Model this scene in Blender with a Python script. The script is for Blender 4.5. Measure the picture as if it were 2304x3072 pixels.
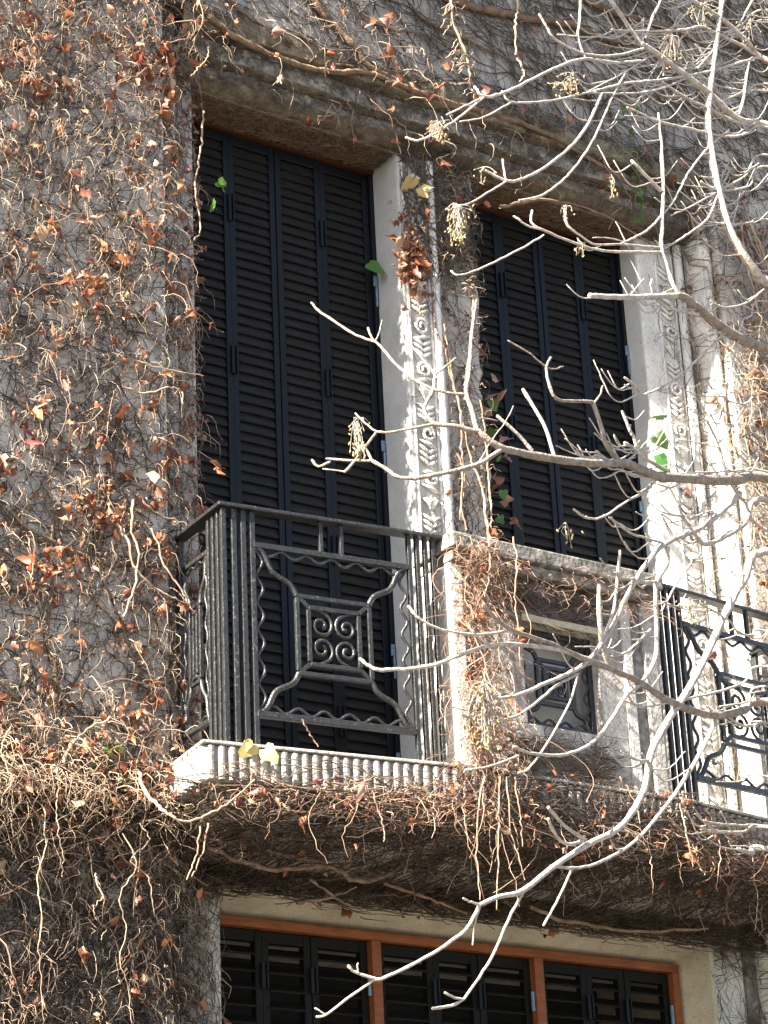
import bpy, math, random
import numpy as np
from mathutils import Matrix

random.seed(7)
rng = np.random.default_rng(11)
for o in list(bpy.data.objects):
    bpy.data.objects.remove(o)
scene = bpy.context.scene
col = scene.collection
rad = math.radians

# ------------------------------------------------------------------ camera
F_PX = 7446.0                       # focal length in pixels of the 2304 x 3072 photograph
PITCH, YAW, ROLL = rad(22.6805), rad(34.8616), rad(-2.7422)
fw = np.array([math.sin(YAW) * math.cos(PITCH), math.cos(YAW) * math.cos(PITCH), math.sin(PITCH)])
ri = np.array([math.cos(YAW), -math.sin(YAW), 0.0])
up = np.cross(ri, fw)
cr = ri * math.cos(ROLL) + up * math.sin(ROLL)
cu = -ri * math.sin(ROLL) + up * math.cos(ROLL)
cam_data = bpy.data.cameras.new('camera')
cam_data.sensor_fit = 'VERTICAL'
cam_data.sensor_height = 36.0
cam_data.lens = 36.0 * F_PX / 3072.0
cam_data.clip_start = 0.05
cam_data.clip_end = 2000.0
cam = bpy.data.objects.new('camera', cam_data)
col.objects.link(cam)
cam.matrix_world = Matrix(((cr[0], cu[0], -fw[0], 0), (cr[1], cu[1], -fw[1], 0), (cr[2], cu[2], -fw[2], 0), (0, 0, 0, 1)))
scene.camera = cam

# ------------------------------------------------------------------ sky, sun, exposure
SUN_EL, SUN_OFF = rad(38.0), rad(9.0)       # low autumn sun, raking along the wall from the left
sun_to = np.array([-math.cos(SUN_OFF) * math.cos(SUN_EL), -math.sin(SUN_OFF) * math.cos(SUN_EL), math.sin(SUN_EL)])
world = bpy.data.worlds.new('World')
scene.world = world
world.use_nodes = True
wn = world.node_tree
sky = wn.nodes.new('ShaderNodeTexSky')
sky.sky_type = 'NISHITA'
sky.sun_disc = False
sky.sun_elevation = SUN_EL
sky.sun_rotation = math.atan2(sun_to[0], sun_to[1])
sky.air_density = 1.0
sky.dust_density = 1.2
sky.ozone_density = 0.8
wn.nodes['Background'].inputs[1].default_value = 0.05
wn.links.new(sky.outputs[0], wn.nodes['Background'].inputs[0])
sun_data = bpy.data.lights.new('sun', 'SUN')
sun_data.energy = 5.0
sun_data.angle = rad(0.5)
sun_data.color = (1.0, 0.91, 0.78)
sun = bpy.data.objects.new('sun', sun_data)
col.objects.link(sun)
sun.location = (-6, -2, 9)
z = sun_to
x = np.cross([0, 0, 1], z); x /= np.linalg.norm(x)
y = np.cross(z, x)
sun.matrix_world = Matrix(((x[0], y[0], z[0], -6), (x[1], y[1], z[1], -2), (x[2], y[2], z[2], 9), (0, 0, 0, 1)))
scene.render.engine = 'CYCLES'
scene.view_settings.view_transform = 'Standard'
scene.view_settings.look = 'None'
scene.view_settings.gamma = 1.0
scene.view_settings.exposure = 2.95

# ------------------------------------------------------------------ materials
def material(name, c1, c2, scale=9.0, rough=0.85, bump=0.25, bscale=70.0, streak=None, speck=None, spec=0.25, contrast=(0.35, 0.65), stretch=None):
    m = bpy.data.materials.new(name)
    m.use_nodes = True
    nt = m.node_tree
    b = nt.nodes['Principled BSDF']
    b.inputs['Roughness'].default_value = rough
    b.inputs['Specular IOR Level'].default_value = spec
    geo = nt.nodes.new('ShaderNodeNewGeometry')
    pos = geo.outputs['Position']
    if stretch:
        mp = nt.nodes.new('ShaderNodeVectorMath'); mp.operation = 'MULTIPLY'
        nt.links.new(pos, mp.inputs[0]); mp.inputs[1].default_value = stretch
        pos = mp.outputs[0]
    n = nt.nodes.new('ShaderNodeTexNoise')
    n.inputs['Scale'].default_value = scale
    n.inputs['Detail'].default_value = 8
    n.inputs['Roughness'].default_value = 0.65
    nt.links.new(pos, n.inputs['Vector'])
    r = nt.nodes.new('ShaderNodeValToRGB')
    r.color_ramp.elements[0].position, r.color_ramp.elements[1].position = contrast
    r.color_ramp.elements[0].color = (*c1, 1)
    r.color_ramp.elements[1].color = (*c2, 1)
    nt.links.new(n.outputs['Fac'], r.inputs[0])
    out = r.outputs[0]
    def layer(vec_scale, sc, lo, hi, colour, amount):
        nonlocal out
        mp = nt.nodes.new('ShaderNodeVectorMath'); mp.operation = 'MULTIPLY'
        nt.links.new(geo.outputs['Position'], mp.inputs[0]); mp.inputs[1].default_value = vec_scale
        n2 = nt.nodes.new('ShaderNodeTexNoise'); n2.inputs['Scale'].default_value = sc; n2.inputs['Detail'].default_value = 5
        nt.links.new(mp.outputs[0], n2.inputs['Vector'])
        mr = nt.nodes.new('ShaderNodeMapRange')
        mr.inputs[1].default_value, mr.inputs[2].default_value = lo, hi
        mr.inputs[3].default_value, mr.inputs[4].default_value = 0.0, amount
        nt.links.new(n2.outputs['Fac'], mr.inputs[0])
        mx = nt.nodes.new('ShaderNodeMix'); mx.data_type = 'RGBA'
        nt.links.new(mr.outputs[0], mx.inputs['Factor'])
        nt.links.new(out, mx.inputs['A']); mx.inputs['B'].default_value = (*colour, 1)
        out = mx.outputs['Result']
    if streak:
        layer((6, 6, 0.9), 3.0, 0.5, 0.7, streak, 0.75)
    if speck:
        layer((1, 1, 1), 110.0, 0.62, 0.67, speck, 0.85)
    nt.links.new(out, b.inputs['Base Color'])
    if bump:
        n3 = nt.nodes.new('ShaderNodeTexNoise'); n3.inputs['Scale'].default_value = bscale; n3.inputs['Detail'].default_value = 6
        nt.links.new(geo.outputs['Position'], n3.inputs['Vector'])
        bp = nt.nodes.new('ShaderNodeBump'); bp.inputs['Strength'].default_value = bump; bp.inputs['Distance'].default_value = 0.01
        nt.links.new(n3.outputs['Fac'], bp.inputs['Height'])
        nt.links.new(bp.outputs[0], b.inputs['Normal'])
    return m

def leaf_material(name, stops, trans=0.3):
    m = bpy.data.materials.new(name); m.use_nodes = True
    nt = m.node_tree; b = nt.nodes['Principled BSDF']
    b.inputs['Roughness'].default_value = 0.42
    b.inputs['Specular IOR Level'].default_value = 0.5
    geo = nt.nodes.new('ShaderNodeNewGeometry'); oi = nt.nodes.new('ShaderNodeObjectInfo')
    add = nt.nodes.new('ShaderNodeMath'); add.operation = 'ADD'
    nt.links.new(geo.outputs['Random Per Island'], add.inputs[0]); nt.links.new(oi.outputs['Random'], add.inputs[1])
    fr = nt.nodes.new('ShaderNodeMath'); fr.operation = 'FRACT'; nt.links.new(add.outputs[0], fr.inputs[0])
    r = nt.nodes.new('ShaderNodeValToRGB'); r.color_ramp.interpolation = 'LINEAR'
    e = r.color_ramp.elements
    e[0].position, e[0].color = stops[0][0], (*stops[0][1], 1)
    e[1].position, e[1].color = stops[-1][0], (*stops[-1][1], 1)
    for p, c in stops[1:-1]:
        k = e.new(p); k.color = (*c, 1)
    nt.links.new(fr.outputs[0], r.inputs[0])
    nt.links.new(r.outputs[0], b.inputs['Base Color'])
    tr = nt.nodes.new('ShaderNodeBsdfTranslucent'); nt.links.new(r.outputs[0], tr.inputs['Color'])
    mx = nt.nodes.new('ShaderNodeMixShader'); mx.inputs[0].default_value = trans
    nt.links.new(b.outputs[0], mx.inputs[1]); nt.links.new(tr.outputs[0], mx.inputs[2])
    nt.links.new(mx.outputs[0], nt.nodes['Material Output'].inputs['Surface'])
    return m

MAT = dict(
    stucco=material('weathered_stucco', (0.36, 0.335, 0.30), (0.54, 0.505, 0.455), 7, 0.9, 0.4, 55, streak=(0.26, 0.24, 0.21), speck=(0.10, 0.085, 0.07)),
    pale=material('pale_cast_stone', (0.50, 0.48, 0.445), (0.68, 0.655, 0.61), 12, 0.85, 0.35, 80, speck=(0.16, 0.14, 0.12)),
    stained_shade=material('moss_stained_shaded_stone', (0.075, 0.060, 0.038), (0.21, 0.18, 0.13), 18, 0.92, 0.5, 60, contrast=(0.36, 0.66), streak=(0.08, 0.065, 0.045)),
    upper=material('shaded_dirty_stucco', (0.27, 0.25, 0.23), (0.45, 0.425, 0.395), 7, 0.92, 0.5, 55, streak=(0.12, 0.11, 0.10), speck=(0.09, 0.08, 0.07)),  # stucco darkened by painted-in shade above the windows, by dirt on the parapet
    slab=material('grey_cast_stone', (0.19, 0.18, 0.165), (0.38, 0.36, 0.33), 20, 0.88, 0.5, 70, speck=(0.13, 0.12, 0.10)),
    facing=material('dressed_stone', (0.36, 0.345, 0.32), (0.54, 0.52, 0.48), 14, 0.88, 0.45, 70, streak=(0.22, 0.205, 0.185), speck=(0.14, 0.125, 0.11)),
    reveal=material('smooth_speckled_stone', (0.36, 0.36, 0.35), (0.46, 0.455, 0.44), 5, 0.8, 0.15, 120, speck=(0.15, 0.14, 0.13)),
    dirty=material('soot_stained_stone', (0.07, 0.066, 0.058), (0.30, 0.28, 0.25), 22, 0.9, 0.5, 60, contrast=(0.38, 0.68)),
    cream=material('cream_render', (0.30, 0.265, 0.195), (0.42, 0.375, 0.28), 6, 0.9, 0.25, 90, speck=(0.12, 0.10, 0.08)),
    iron=material('black_painted_iron', (0.007, 0.0076, 0.0078), (0.020, 0.0212, 0.021), 60, 0.38, 0.35, 160, spec=0.5, speck=(0.09, 0.09, 0.085)),
    stile=material('navy_black_paint', (0.0024, 0.0035, 0.005), (0.0045, 0.0068, 0.0098), 30, 0.5, 0.1, 90, spec=0.22),
    slat=material('faded_black_slat', (0.0085, 0.0082, 0.0078), (0.019, 0.018, 0.0165), 14, 0.6, 0.12, 90, spec=0.18, stretch=(1, 1, 9)),
    lower=material('dark_olive_paint', (0.003, 0.003, 0.0025), (0.0055, 0.0055, 0.0045), 20, 0.6, 0.1, 90, spec=0.15),
    hinge=material('blue_grey_metal', (0.10, 0.16, 0.22), (0.18, 0.27, 0.36), 40, 0.4, 0.1),
    wood=material('orange_varnished_wood', (0.13, 0.038, 0.010), (0.21, 0.068, 0.02), 40, 0.45, 0.15, 120, stretch=(0.2, 1, 1)),
    brown=material('dark_stained_wood', (0.03, 0.011, 0.005), (0.055, 0.02, 0.008), 40, 0.5, 0.15, 120),
    dark=material('unlit_room', (0.02, 0.02, 0.02), (0.03, 0.03, 0.03), 3, 0.9, 0),
    ground=material('street_asphalt', (0.07, 0.066, 0.06), (0.13, 0.122, 0.11), 2, 0.9, 0.2, 20),
    bark=material('grey_tan_bark', (0.26, 0.22, 0.185), (0.48, 0.43, 0.375), 45, 0.85, 0.6, 140),
    limb=material('grey_brown_bark', (0.15, 0.12, 0.095), (0.30, 0.255, 0.21), 35, 0.85, 0.8, 120),
    mat=material('shaded_matted_vine', (0.022, 0.016, 0.011), (0.085, 0.063, 0.043), 14, 0.9, 0.0),  # darker vine copy: the shade under the balcony put into its colour
    root=material('clinging_vine_bark', (0.03, 0.024, 0.02), (0.15, 0.12, 0.095), 14, 0.9, 0.0),
    stem=material('dry_vine_stem', (0.15, 0.105, 0.07), (0.46, 0.35, 0.245), 10, 0.8, 0.0),
    redstem=material('reddish_vine_stem', (0.17, 0.10, 0.07), (0.40, 0.27, 0.19), 10, 0.8, 0.0),
    oldstem=material('old_vine_trunk', (0.10, 0.065, 0.04), (0.22, 0.15, 0.10), 25, 0.9, 0.6, 120),
    seed=material('dry_seed_pod', (0.16, 0.115, 0.05), (0.34, 0.255, 0.13), 60, 0.6, 0.2),
    leaf=leaf_material('dead_leaf', [(0, (0.13, 0.04, 0.02)), (0.25, (0.26, 0.085, 0.036)), (0.5, (0.36, 0.16, 0.075)), (0.68, (0.15, 0.065, 0.04)), (0.85, (0.46, 0.31, 0.20)), (0.95, (0.24, 0.09, 0.05)), (1, (0.15, 0.03, 0.028))]),
    green=leaf_material('green_leaf', [(0, (0.045, 0.14, 0.028)), (1, (0.11, 0.22, 0.045))], 0.4),
    red=leaf_material('red_leaf', [(0, (0.20, 0.06, 0.045)), (1, (0.42, 0.24, 0.18))], 0.35),
    yellow=leaf_material('yellowing_leaf', [(0, (0.50, 0.45, 0.16)), (1, (0.55, 0.42, 0.22))], 0.35),
)

# ------------------------------------------------------------------ helpers
def empty(name, loc=(0, 0, 0)):
    o = bpy.data.objects.new(name, None)
    o.empty_display_size = 0.1
    o.location = loc
    col.objects.link(o)
    return o

def tag(o, label=None, cat=None, group=None, kind=None):
    if label: o['label'] = label
    if cat: o['category'] = cat
    if group: o['group'] = group
    if kind: o['kind'] = kind
    return o

def link(name, me, parent=None, loc=None):
    o = bpy.data.objects.new(name, me)
    col.objects.link(o)
    if loc is not None: o.location = loc
    if parent is not None:
        o.parent = parent
        o.matrix_parent_inverse = Matrix.Translation(parent.location).inverted() if parent.parent is None else Matrix()
    return o

def mesh_arrays(name, V, Fq, mat, smooth=False):
    V = np.asarray(V, np.float32); Fq = np.asarray(Fq, np.int32)
    me = bpy.data.meshes.new(name)
    k, s = Fq.shape
    me.vertices.add(len(V)); me.vertices.foreach_set('co', V.ravel())
    me.loops.add(k * s); me.loops.foreach_set('vertex_index', Fq.ravel())
    me.polygons.add(k); me.polygons.foreach_set('loop_start', np.arange(0, k * s, s, dtype=np.int32))
    if smooth: me.polygons.foreach_set('use_smooth', np.ones(k, bool))
    me.update(calc_edges=True)
    me.validate()
    me.materials.append(mat)
    return me

class MB:
    def __init__(self): self.v = []; self.f = []
    def quadbox(self, p):            # 8 corner points: bottom 4 then top 4
        b = len(self.v); self.v += [tuple(q) for q in p]
        for f in ((0, 3, 2, 1), (4, 5, 6, 7), (0, 1, 5, 4), (1, 2, 6, 5), (2, 3, 7, 6), (3, 0, 4, 7)):
            self.f.append(tuple(b + i for i in f))
        return self
    def box(self, x0, x1, y0, y1, z0, z1):
        return self.quadbox([(x0, y0, z0), (x1, y0, z0), (x1, y1, z0), (x0, y1, z0), (x0, y0, z1), (x1, y0, z1), (x1, y1, z1), (x0, y1, z1)])
    def prism(self, poly, z0, z1, poly2=None):
        b = len(self.v); n = len(poly); poly2 = poly2 or poly
        self.v += [(p[0], p[1], z0) for p in poly] + [(p[0], p[1], z1) for p in poly2]
        self.f.append(tuple(b + i for i in reversed(range(n)))); self.f.append(tuple(b + n + i for i in range(n)))
        for i in range(n):
            j = (i + 1) % n; self.f.append((b + i, b + j, b + n + j, b + n + i))
        return self
    def mesh(self, name, mat, smooth=False):
        me = bpy.data.meshes.new(name); me.from_pydata(self.v, [], self.f)
        if smooth: me.polygons.foreach_set('use_smooth', np.ones(len(me.polygons), bool))
        me.update(); me.materials.append(mat)
        return me
    def build(self, name, mat, parent=None, bevel=0, smooth=False):
        o = link(name, self.mesh(name, mat, smooth), parent)
        if bevel:
            m = o.modifiers.new('bevel', 'BEVEL'); m.width = bevel; m.segments = 2; m.limit_method = 'ANGLE'
        return o

def tubes(P, R, sides=3):
    """P (k,n,3) centre lines, R (k,n) radii -> vertices, quads"""
    P = np.asarray(P, float); R = np.asarray(R, float)
    k, n, _ = P.shape
    T = np.gradient(P, axis=1); T /= np.linalg.norm(T, axis=2, keepdims=True) + 1e-9
    N = np.cross(T, np.array([0.31, 0.84, 0.44])); N /= np.linalg.norm(N, axis=2, keepdims=True) + 1e-9
    B = np.cross(T, N)
    a = np.arange(sides) * 2 * np.pi / sides + 0.4
    V = P[:, :, None] + R[:, :, None, None] * (np.cos(a)[None, None, :, None] * N[:, :, None] + np.sin(a)[None, None, :, None] * B[:, :, None])
    idx = np.arange(k * n * sides).reshape(k, n, sides)
    nx = np.roll(idx, -1, axis=2)
    Fq = np.stack([idx[:, :-1], nx[:, :-1], nx[:, 1:], idx[:, 1:]], axis=-1).reshape(-1, 4)
    return V.reshape(-1, 3), Fq

def smooth_path(pts, n):
    pts = np.asarray(pts, float)
    if len(pts) == 2:
        t = np.linspace(0, 1, n)[:, None]; return pts[0] * (1 - t) + pts[1] * t
    p = np.vstack([2 * pts[0] - pts[1], pts, 2 * pts[-1] - pts[-2]])
    out = []
    for t in np.linspace(0, len(pts) - 1 - 1e-6, n):
        i = int(t); u = t - i
        a, b, c, d = p[i], p[i + 1], p[i + 2], p[i + 3]
        out.append(0.5 * (2 * b + (c - a) * u + (2 * a - 5 * b + 4 * c - d) * u * u + (3 * b - a - 3 * c + d) * u ** 3))
    return np.array(out)

def tube_obj(name, pts, r, mat, parent, sides=6, smooth=True):
    V, Fq = tubes(np.asarray(pts)[None], np.asarray(r)[None], sides)
    return link(name, mesh_arrays(name, V, Fq, mat, smooth), parent)

def at(x, y, Y):                       # the point at depth Y seen at photograph pixel (x, y)
    d = cr * ((x - 1152) / F_PX) - cu * ((y - 1536) / F_PX) + fw
    return d * (Y / d[1])

# ------------------------------------------------------------------ setting
W = 7.80                # plane of the window surround
WL = W - 0.125           # plane of the main wall
SH = 8.00               # plane of the upper shutters
ZG = -1.6
g = MB(); g.v = [(-400, -400, ZG), (400, -400, ZG), (400, 400, ZG), (-400, 400, ZG)]; g.f = [(0, 1, 2, 3)]
tag(g.build('ground', MAT['ground']), 'asphalt street in front of the building', None, kind='structure')

bld = empty('building', (5.8, 8.3, ZG))
tag(bld, 'weathered stone building front overgrown with bare creeper, tall window bay', 'building')
def part(name, mb, mat, bevel=0.006, parent=bld):
    return mb.build(name, MAT[mat], parent, bevel)
YB = 9.0
X0, X1, X2, X3 = 4.545, 5.595, 6.02, 7.02           # window jambs
ZH = 5.745                                           # upper window head
ZS = 2.665                                           # balcony floor
# walls of the main plane
part('wall', MB().box(0.5, 4.34, WL, YB, ZG - 0.2, 11.0), 'stucco', 0.01)
part('wall', MB().box(7.36, 13.0, WL, YB, ZG - 0.2, 11.0), 'stucco', 0.01)
part('wall', MB().box(4.34, 7.36, WL, YB, 6.07, 11.0), 'upper', 0.008)
part('string_course', MB().box(0.5, 4.30, WL - 0.065, WL + 0.01, 2.50, 2.58), 'stucco', 0.02)
part('string_course', MB().box(7.46, 13.0, WL - 0.065, WL + 0.01, 2.50, 2.58), 'stucco', 0.02)
# stepped surround on the left
part('jamb_moulding', MB().box(4.34, 4.43, W - 0.06, YB, ZG, 6.07), 'stucco')
part('jamb', MB().box(4.43, X0, W, YB, ZG, 5.99), 'stucco')
part('jamb', MB().box(X0, 4.61, W + 0.002, YB, ZG, 2.30), 'stucco')
# worn, rounded head moulding running over both windows
part('lintel', MB().box(4.43, 7.30, W + 0.02, YB, ZH + 0.004, 6.07), 'stained_shade', 0)
HP = [(8.02, ZH), (7.90, ZH + 0.001), (7.83, ZH + 0.008), (7.785, ZH + 0.028), (7.755, ZH + 0.06), (7.742, ZH + 0.098), (7.775, ZH + 0.104),
      (7.745, ZH + 0.112), (7.708, ZH + 0.124), (7.698, ZH + 0.200), (7.735, ZH + 0.206), (7.70, ZH + 0.214), (7.662, ZH + 0.226), (7.652, ZH + 0.310), (7.69, ZH + 0.327)]
xs_ = np.linspace(4.43, 7.30, 150)
v = []; f = []
for i_, x_ in enumerate(xs_):
    w_ = 0.006 * math.sin(x_ * 7.3) + 0.004 * math.sin(x_ * 19.1 + 1)
    for k_, (yy, zz_) in enumerate(HP):
        q_ = 0.0 if k_ in (0, 1) else 0.0022
        v.append((x_, yy + w_ * (k_ > 1) + q_ * rng.standard_normal(), zz_ + 0.6 * q_ * rng.standard_normal()))
nh = len(HP)
for i_ in range(len(xs_) - 1):
    for k_ in range(nh - 1):
        a_ = i_ * nh + k_; f.append((a_, a_ + nh, a_ + nh + 1, a_ + 1))
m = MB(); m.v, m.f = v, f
hm = m.build('head_moulding', MAT['stained_shade'], bld, 0, True)
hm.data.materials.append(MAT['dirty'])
hm.data.polygons.foreach_set('material_index', np.tile(np.array([1 if k_ in (4, 8) else 0 for k_ in range(nh - 1)], np.int32), len(xs_) - 1))  # undersides darker, upright bands lighter: shade of the steps put into colour
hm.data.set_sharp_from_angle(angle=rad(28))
# middle pier: body, set-back right half with a crumbling edge, carved strip, roll
pier = part('pier', MB().box(X1, 5.80, W, YB, ZS - 0.3, ZH), 'facing')
part('reveal_lining', MB().box(X1 - 0.004, X1 + 0.001, W + 0.012, SH + 0.01, ZS, ZH - 0.002), 'reveal', 0)
nz = 90
zz = np.linspace(ZS - 0.3, ZH, nz)
ed = X2 + 0.010 * np.sin(zz * 9.0) + 0.012 * rng.standard_normal(nz) * 0.6
v = []; f = []
for i in range(nz):
    for xx, yy in ((5.80, W + 0.024), (5.90, W + 0.022 + 0.004 * rng.standard_normal()), (ed[i] - 0.02, W + 0.02 + 0.005 * rng.standard_normal()), (ed[i], W + 0.045), (ed[i] - 0.004, SH + 0.05)):
        v.append((xx, yy, zz[i]))
for i in range(nz - 1):
    for j in range(4):
        a = i * 5 + j; f.append((a, a + 1, a + 6, a + 5))
m = MB(); m.v, m.f = v, f
m.build('rough_facing', MAT['stucco'], bld)
part('pier_core', MB().box(5.80, X2 - 0.045, W + 0.06, YB, ZS - 0.3, ZH), 'stucco', 0)
# right jamb: plain face, carved strip, roll, fillets
WR = W + 0.07
rj = part('jamb', MB().box(X3, 7.24, WR, YB, ZG, ZH), 'pale')
part('reveal_lining', MB().box(X3 - 0.004, X3 + 0.001, WR + 0.012, SH + 0.01, ZS, ZH - 0.002), 'reveal', 0)
part('jamb_moulding', MB().box(7.24, 7.30, WR - 0.02, YB, ZG, ZH), 'dirty')
part('jamb_moulding', MB().box(7.30, 7.36, W - 0.07, YB, ZG, 6.07), 'pale')
# carved strips
def carve(xa, xb, ycent, z0, z1, parent):
    w = xb - xa; xm = (xa + xb) / 2
    for xr_ in (xa - 0.006, xb + 0.006):
        tube_obj('fillet', smooth_path([(xr_, ycent, z0), (xr_, ycent, z1)], 6), np.full(6, 0.007), MAT['pale'], parent, 6)
    # shared motif meshes
    chev = []
    for k in range(3):
        zo = -0.028 + k * 0.028
        for s in (-1, 1):
            chev.append(smooth_path([(s * w * 0.46, 0.002, zo + 0.020), (s * w * 0.22, -0.006, zo + 0.002), (0, -0.008, zo - 0.016)], 6))
    V, Fq = tubes(np.array(chev), np.tile(np.array([0.004, 0.0075, 0.0085, 0.0085, 0.008, 0.005]), (len(chev), 1)), 6)
    m_chev = mesh_arrays('carved_chevron', V, Fq, MAT['pale'], True)
    t = np.linspace(0, 1, 22)
    a = 0.6 + t * 2 * np.pi * 1.5; r_ = 0.038 * (1 - 0.72 * t)
    sp = np.stack([r_ * np.cos(a), -0.006 - 0.006 * t, r_ * np.sin(a)], 1)
    V1, F1 = tubes(sp[None], (0.009 - 0.002 * t)[None], 6)
    lf = smooth_path([(-w * 0.45, 0, -0.062), (0, -0.008, -0.048), (w * 0.45, 0, -0.03)], 8)
    V2, F2 = tubes(lf[None], np.array([[0.003, 0.007, 0.010, 0.011, 0.010, 0.008, 0.006, 0.003]]), 6)
    m_spir = mesh_arrays('carved_scroll', np.vstack([V1, V2]), np.vstack([F1, F2 + len(V1)]), MAT['pale'], True)
    bud = []
    for k in range(5):
        an = rad(-60 + 30 * k)
        bud.append(smooth_path([(0, -0.004, -0.035), (0.02 * math.sin(an), -0.01, 0.0), (0.048 * math.sin(an), -0.002, 0.035 * math.cos(an))], 6))
    V, Fq = tubes(np.array(bud), np.tile(np.array([0.004, 0.008, 0.011, 0.011, 0.009, 0.003]), (5, 1)), 6)
    m_bud = mesh_arrays('carved_palmette', V, Fq, MAT['pale'], True)
    zc = z0 + 0.06; i = 0
    seq = [m_chev, m_spir, m_chev, m_bud, m_spir]
    while zc < z1 - 0.05:
        me = seq[i % 5]
        o = link(me.name.split('.')[0], me, parent)
        o.matrix_basis = Matrix.Translation((xm, ycent, zc)) @ Matrix.Diagonal((1 if i % 2 else -1, 1, random.uniform(0.9, 1.1), 1))
        zc += 0.105 + random.uniform(-0.008, 0.008); i += 1
carve(5.622, 5.725, W - 0.003, ZS, ZH - 0.05, pier)
carve(7.135, 7.225, WR - 0.003, ZS, ZH - 0.05, rj)
for xr_, yr_ in ((5.760, W - 0.006), (7.255, WR - 0.026), (7.33, W - 0.075)):
    tube_obj('roll_moulding', smooth_path([(xr_, yr_, ZS - 0.05), (xr_, yr_, ZH - 0.01)], 10), np.full(10, 0.021), MAT['pale'], bld, 10)
# lower window surround
part('lower_lintel', MB().quadbox([(4.61, W + 0.004, 2.305), (7.0, W + 0.004, 2.305), (6.93, 7.99, 2.235), (4.61, 7.99, 2.235),
                                   (4.61, W + 0.004, 2.66), (7.0, W + 0.004, 2.66), (6.93, 7.99, 2.66), (4.61, 7.99, 2.66)]), 'cream', 0.004)
part('lower_jamb', MB().quadbox([(6.995, W + 0.003, ZG), (7.02, W + 0.003, ZG), (7.02, YB, ZG), (6.93, 7.99, ZG),
                                 (6.995, W + 0.003, 2.66), (7.02, W + 0.003, 2.66), (7.02, YB, 2.66), (6.93, 7.99, 2.66)]), 'cream', 0.004)
part('wall_backing', MB().box(4.61, 6.93, 8.02, YB, 2.235, 2.66), 'stucco', 0)
part('room', MB().box(4.40, 7.10, 8.55, 8.60, ZG, ZH), 'dark', 0)
part('window_apron', MB().box(4.61, 6.995, 7.9, YB, ZG, 0.9), 'stucco')

# balcony slabs with upright flutes (the one in view, and an unseen one above placed to shade the wall)
def balcony(z_top, thick=0.13):
    poly = [(4.330, W + 0.1), (4.266, 7.305), (5.31, 7.150), (6.37, 7.150), (7.42, 7.305), (7.35, W + 0.1)]
    sl = part('balcony_slab', MB().prism(poly, z_top - thick, z_top), 'slab', 0.006)
    cap = [(4.335, W + 0.1), (4.250, 7.290), (5.305, 7.132), (6.375, 7.132), (7.435, 7.290), (7.355, W + 0.1)]
    part('slab_edge', MB().prism(cap, z_top + 0.001, z_top + 0.014), 'slab', 0.003)
    inn = [(4.42, W + 0.1), (4.36, 7.42), (5.33, 7.27), (6.35, 7.27), (7.32, 7.42), (7.26, W + 0.1)]
    low = [(4.47, W + 0.1), (4.47, 7.70), (5.33, 7.62), (6.35, 7.62), (7.2, 7.70), (7.2, W + 0.1)]
    part('slab_cove', MB().prism(low, z_top - 0.27, z_top - thick - 0.001, inn), 'stucco', 0.01)
    t = np.linspace(0, np.pi, 7)
    prof = np.stack([-0.0150 * np.cos(t), -0.016 * np.sin(t) ** 0.7], 1)
    m = MB(); n = len(prof)
    m.v = [(p[0], p[1], 0.0) for p in prof] + [(p[0], p[1], thick - 0.008) for p in prof]
    m.f = [(i, i + 1, n + i + 1, n + i) for i in range(n - 1)] + [tuple(range(n)), tuple(range(2 * n - 1, n - 1, -1))]
    me = m.mesh('flute', MAT['slab'])
    for a, b in zip(poly[:-1], poly[1:]):
        a, b = np.array(a), np.array(b); d = b - a; L = np.linalg.norm(d); k = int(L / 0.0405)
        ang = math.atan2(d[1], d[0])
        for i in range(k):
            p = a + d * (i + 0.5) / k
            if p[1] > WL: continue
            o = link('flute', me, sl)
            o.matrix_basis = Matrix.Translation((p[0], p[1], z_top - thick + 0.003)) @ Matrix.Rotation(ang, 4, 'Z')
    return sl
balcony(ZS)
balcony(7.45)

# stone parapet in the middle of the balcony, with an opening
PY, PT = 7.165, 0.19
px0, px1 = 5.285, 6.30
part('coping', MB().box(px0 - 0.02, px1 + 0.02, PY - 0.055, PY + PT + 0.03, 3.545, 3.61), 'dirty', 0.008)
part('coping_bed', MB().box(px0 - 0.005, px1 + 0.005, PY - 0.03, PY + PT + 0.01, 3.50, 3.545), 'dirty', 0.006)
ox0, ox1, oz0, oz1 = 5.63, 6.005, 2.905, 3.315
part('parapet_panel', MB().box(5.43, 6.13, PY + 0.02, PY + PT, oz1, 3.50), 'upper')
part('parapet_panel', MB().box(5.43, 6.13, PY + 0.02, PY + PT, ZS + 0.014, oz0), 'upper')
part('parapet_panel', MB().box(5.43, ox0, PY + 0.02, PY + PT, oz0, oz1), 'upper', 0)
part('parapet_panel', MB().box(ox1, 6.13, PY + 0.02, PY + PT, oz0, oz1), 'upper', 0)
part('parapet_pilaster', MB().box(px0, 5.345, PY, PY + PT, ZS + 0.014, 3.50), 'pale')
part('parapet_pilaster', MB().box(5.345, 5.43, PY + 0.012, PY + PT, ZS + 0.014, 3.50), 'dirty')
part('parapet_pilaster', MB().box(6.13, 6.175, PY + 0.004, PY + PT, ZS + 0.014, 3.50), 'facing')
part('parapet_pilaster', MB().box(6.175, 6.235, PY + 0.016, PY + PT, ZS + 0.014, 3.50), 'dirty')
part('parapet_pilaster', MB().box(6.235, px1, PY, PY + PT, ZS + 0.014, 3.50), 'slab')
part('recess_back', MB().box(ox0 - 0.005, ox1 + 0.005, PY + 0.145, PY + 0.185, oz0 - 0.005, oz1 - 0.001), 'reveal', 0)
part('opening_sill', MB().box(ox0 - 0.01, ox1 + 0.01, PY - 0.005, PY + PT - 0.01, oz1 + 0.001, oz1 + 0.03), 'cream', 0.004)

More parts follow.
